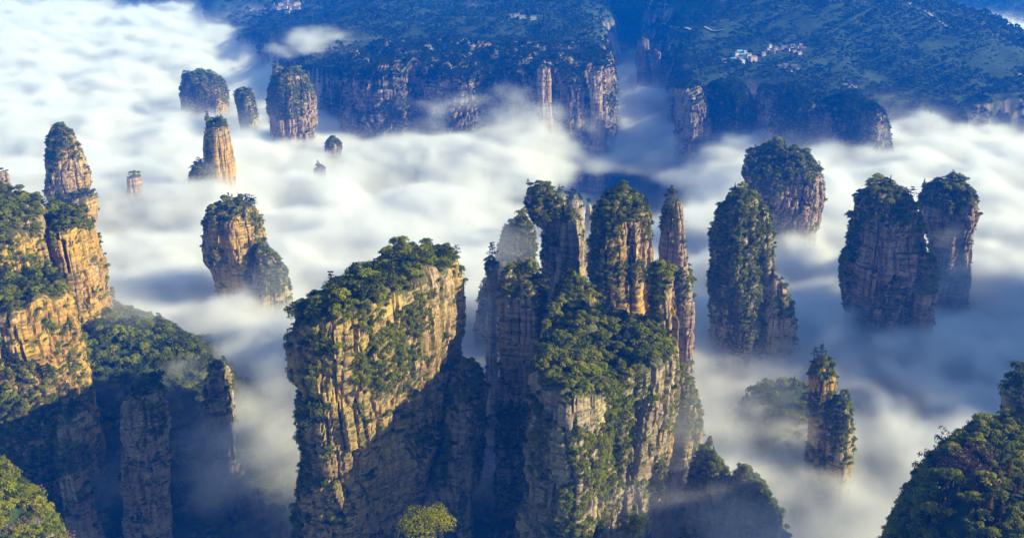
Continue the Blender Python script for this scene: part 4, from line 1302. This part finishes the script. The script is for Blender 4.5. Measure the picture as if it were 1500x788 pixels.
def cloud(name, lo, hi, step, weight):
    ax = [np.arange(lo[i], hi[i] + .1, step[i]) for i in range(3)]
    n = [len(a) for a in ax]
    D = cloud_density(*ax)
    D *= weight(*ax)
    # soft ends, so that no grid face cuts the cloud
    D = D.reshape(-1)
    me = bpy.data.meshes.new(name)
    me.vertices.add(D.size)
    a = me.attributes.new('dens', 'FLOAT', 'POINT'); a.data.foreach_set('value', D.astype(np.float32))
    ob = link(name, me)
    tag(ob, kind='stuff')
    ng = bpy.data.node_groups.new(name, 'GeometryNodeTree')
    ng.interface.new_socket('Geometry', in_out='INPUT', socket_type='NodeSocketGeometry')
    ng.interface.new_socket('Geometry', in_out='OUTPUT', socket_type='NodeSocketGeometry')
    N, L = ng.nodes, ng.links.new
    gi, go = N.new('NodeGroupInput'), N.new('NodeGroupOutput')
    vc = N.new('GeometryNodeVolumeCube')
    mx = [ax[i][-1] for i in range(3)]
    vc.inputs['Min'].default_value = lo; vc.inputs['Max'].default_value = mx
    for i, s in enumerate('XYZ'):
        vc.inputs['Resolution ' + s].default_value = n[i]
    vc.inputs['Background'].default_value = 0
    pos = N.new('GeometryNodeInputPosition'); sp = N.new('ShaderNodeSeparateXYZ'); L(pos.outputs[0], sp.inputs[0])

    def math_(op, a, b, c=None):
        m = N.new('ShaderNodeMath'); m.operation = op
        for q, v in zip(m.inputs, (a, b, c)):
            if v is None:
                continue
            if isinstance(v, (int, float)):
                q.default_value = v
            else:
                L(v, q)
        return m.outputs[0]
    idx = []
    for i in range(3):
        d = math_('DIVIDE', math_('SUBTRACT', sp.outputs[i], float(lo[i])), float((mx[i] - lo[i]) / (n[i] - 1)))
        d = math_('ROUND', d, 0)
        idx.append(math_('MINIMUM', math_('MAXIMUM', d, 0.0), float(n[i] - 1)))
    # integer arithmetic: floats lose the last digits of a large index
    def to_int(v):
        c = N.new('FunctionNodeFloatToInt'); c.rounding_mode = 'ROUND'; L(v, c.inputs[0]); return c.outputs[0]

    def imath(op, a, b):
        m = N.new('FunctionNodeIntegerMath'); m.operation = op
        for q, v in zip(m.inputs, (a, b)):
            if isinstance(v, int):
                q.default_value = v
            else:
                L(v, q)
        return m.outputs[0]
    ii = [to_int(v) for v in idx]
    k = imath('ADD', imath('MULTIPLY', imath('ADD', imath('MULTIPLY', ii[0], n[1]), ii[1]), n[2]), ii[2])
    na = N.new('GeometryNodeInputNamedAttribute'); na.data_type = 'FLOAT'; na.inputs[0].default_value = 'dens'
    si = N.new('GeometryNodeSampleIndex'); si.data_type = 'FLOAT'; si.domain = 'POINT'
    L(gi.outputs[0], si.inputs['Geometry']); L(na.outputs[0], si.inputs['Value']); L(k, si.inputs['Index'])
    L(si.outputs[0], vc.inputs['Density'])
    sm = N.new('GeometryNodeSetMaterial'); sm.inputs['Material'].default_value = M_cloud
    L(vc.outputs[0], sm.inputs[0]); L(sm.outputs[0], go.inputs[0])
    md = ob.modifiers.new('cloud', 'NODES'); md.node_group = ng
    return ob


M_cloud = bpy.data.materials.new('cloud')
M_cloud.use_nodes = True
nt = M_cloud.node_tree
nt.nodes.clear()
pv = nt.nodes.new('ShaderNodeVolumePrincipled')
pv.inputs['Color'].default_value = (0.94, 0.957, 0.98, 1)
pv.inputs['Density'].default_value = 1.0
pv.inputs['Anisotropy'].default_value = 0.0
mo = nt.nodes.new('ShaderNodeOutputMaterial')
nt.links.new(pv.outputs[0], mo.inputs['Volume'])
M_cloud.cycles.volume_sampling = 'DISTANCE'
M_cloud.cycles.volume_interpolation = 'LINEAR'


SEAM = (860, 930)
cloud('cloud_near', (-640, 230, 20), (640, 935, 250), (5, 5, 4),
      lambda x, y, z: ((1 - sstep(SEAM[0], SEAM[1], y)) * sstep(230, 300, y))[None, :, None] * np.ones((len(x), 1, len(z))) * sstep(0, 30, 640 - np.abs(x))[:, None, None])
cloud('cloud_far', (-2450, 850, 62), (2450, 3750, 262), (11, 10, 5),
      lambda x, y, z: (sstep(SEAM[0], SEAM[1], y) * (1 - sstep(3600, 3740, y)))[None, :, None] * np.ones((len(x), 1, len(z))) * sstep(0, 100, 2450 - np.abs(x))[:, None, None])

# haze: the even blue air round everything
bpy.ops.mesh.primitive_cube_add(size=1)
hz = bpy.context.object
hz.name = 'haze'; hz.data.name = 'haze'
top_z = 560.0
lo_, hi_ = Vector((-7900, -700, -60)), Vector((7900, 9300, top_z))
hz.location = (lo_ + hi_) / 2
hz.scale = hi_ - lo_
mh = bpy.data.materials.new('haze')
mh.use_nodes = True
nt = mh.node_tree
nt.nodes.clear()
pv = nt.nodes.new('ShaderNodeVolumePrincipled')
pv.inputs['Color'].default_value = (*HAZE_COLOR, 1)
pv.inputs['Absorption Color'].default_value = (1, 1, 1, 1)
pv.inputs['Density'].default_value = HAZE_DENSITY
mo = nt.nodes.new('ShaderNodeOutputMaterial')
pv.inputs['Absorption Color'].default_value = (0.28, 0.55, 1.0, 1)
nt.links.new(pv.outputs[0], mo.inputs['Volume'])
hz.data.materials.append(mh)
tag(hz, kind='stuff')
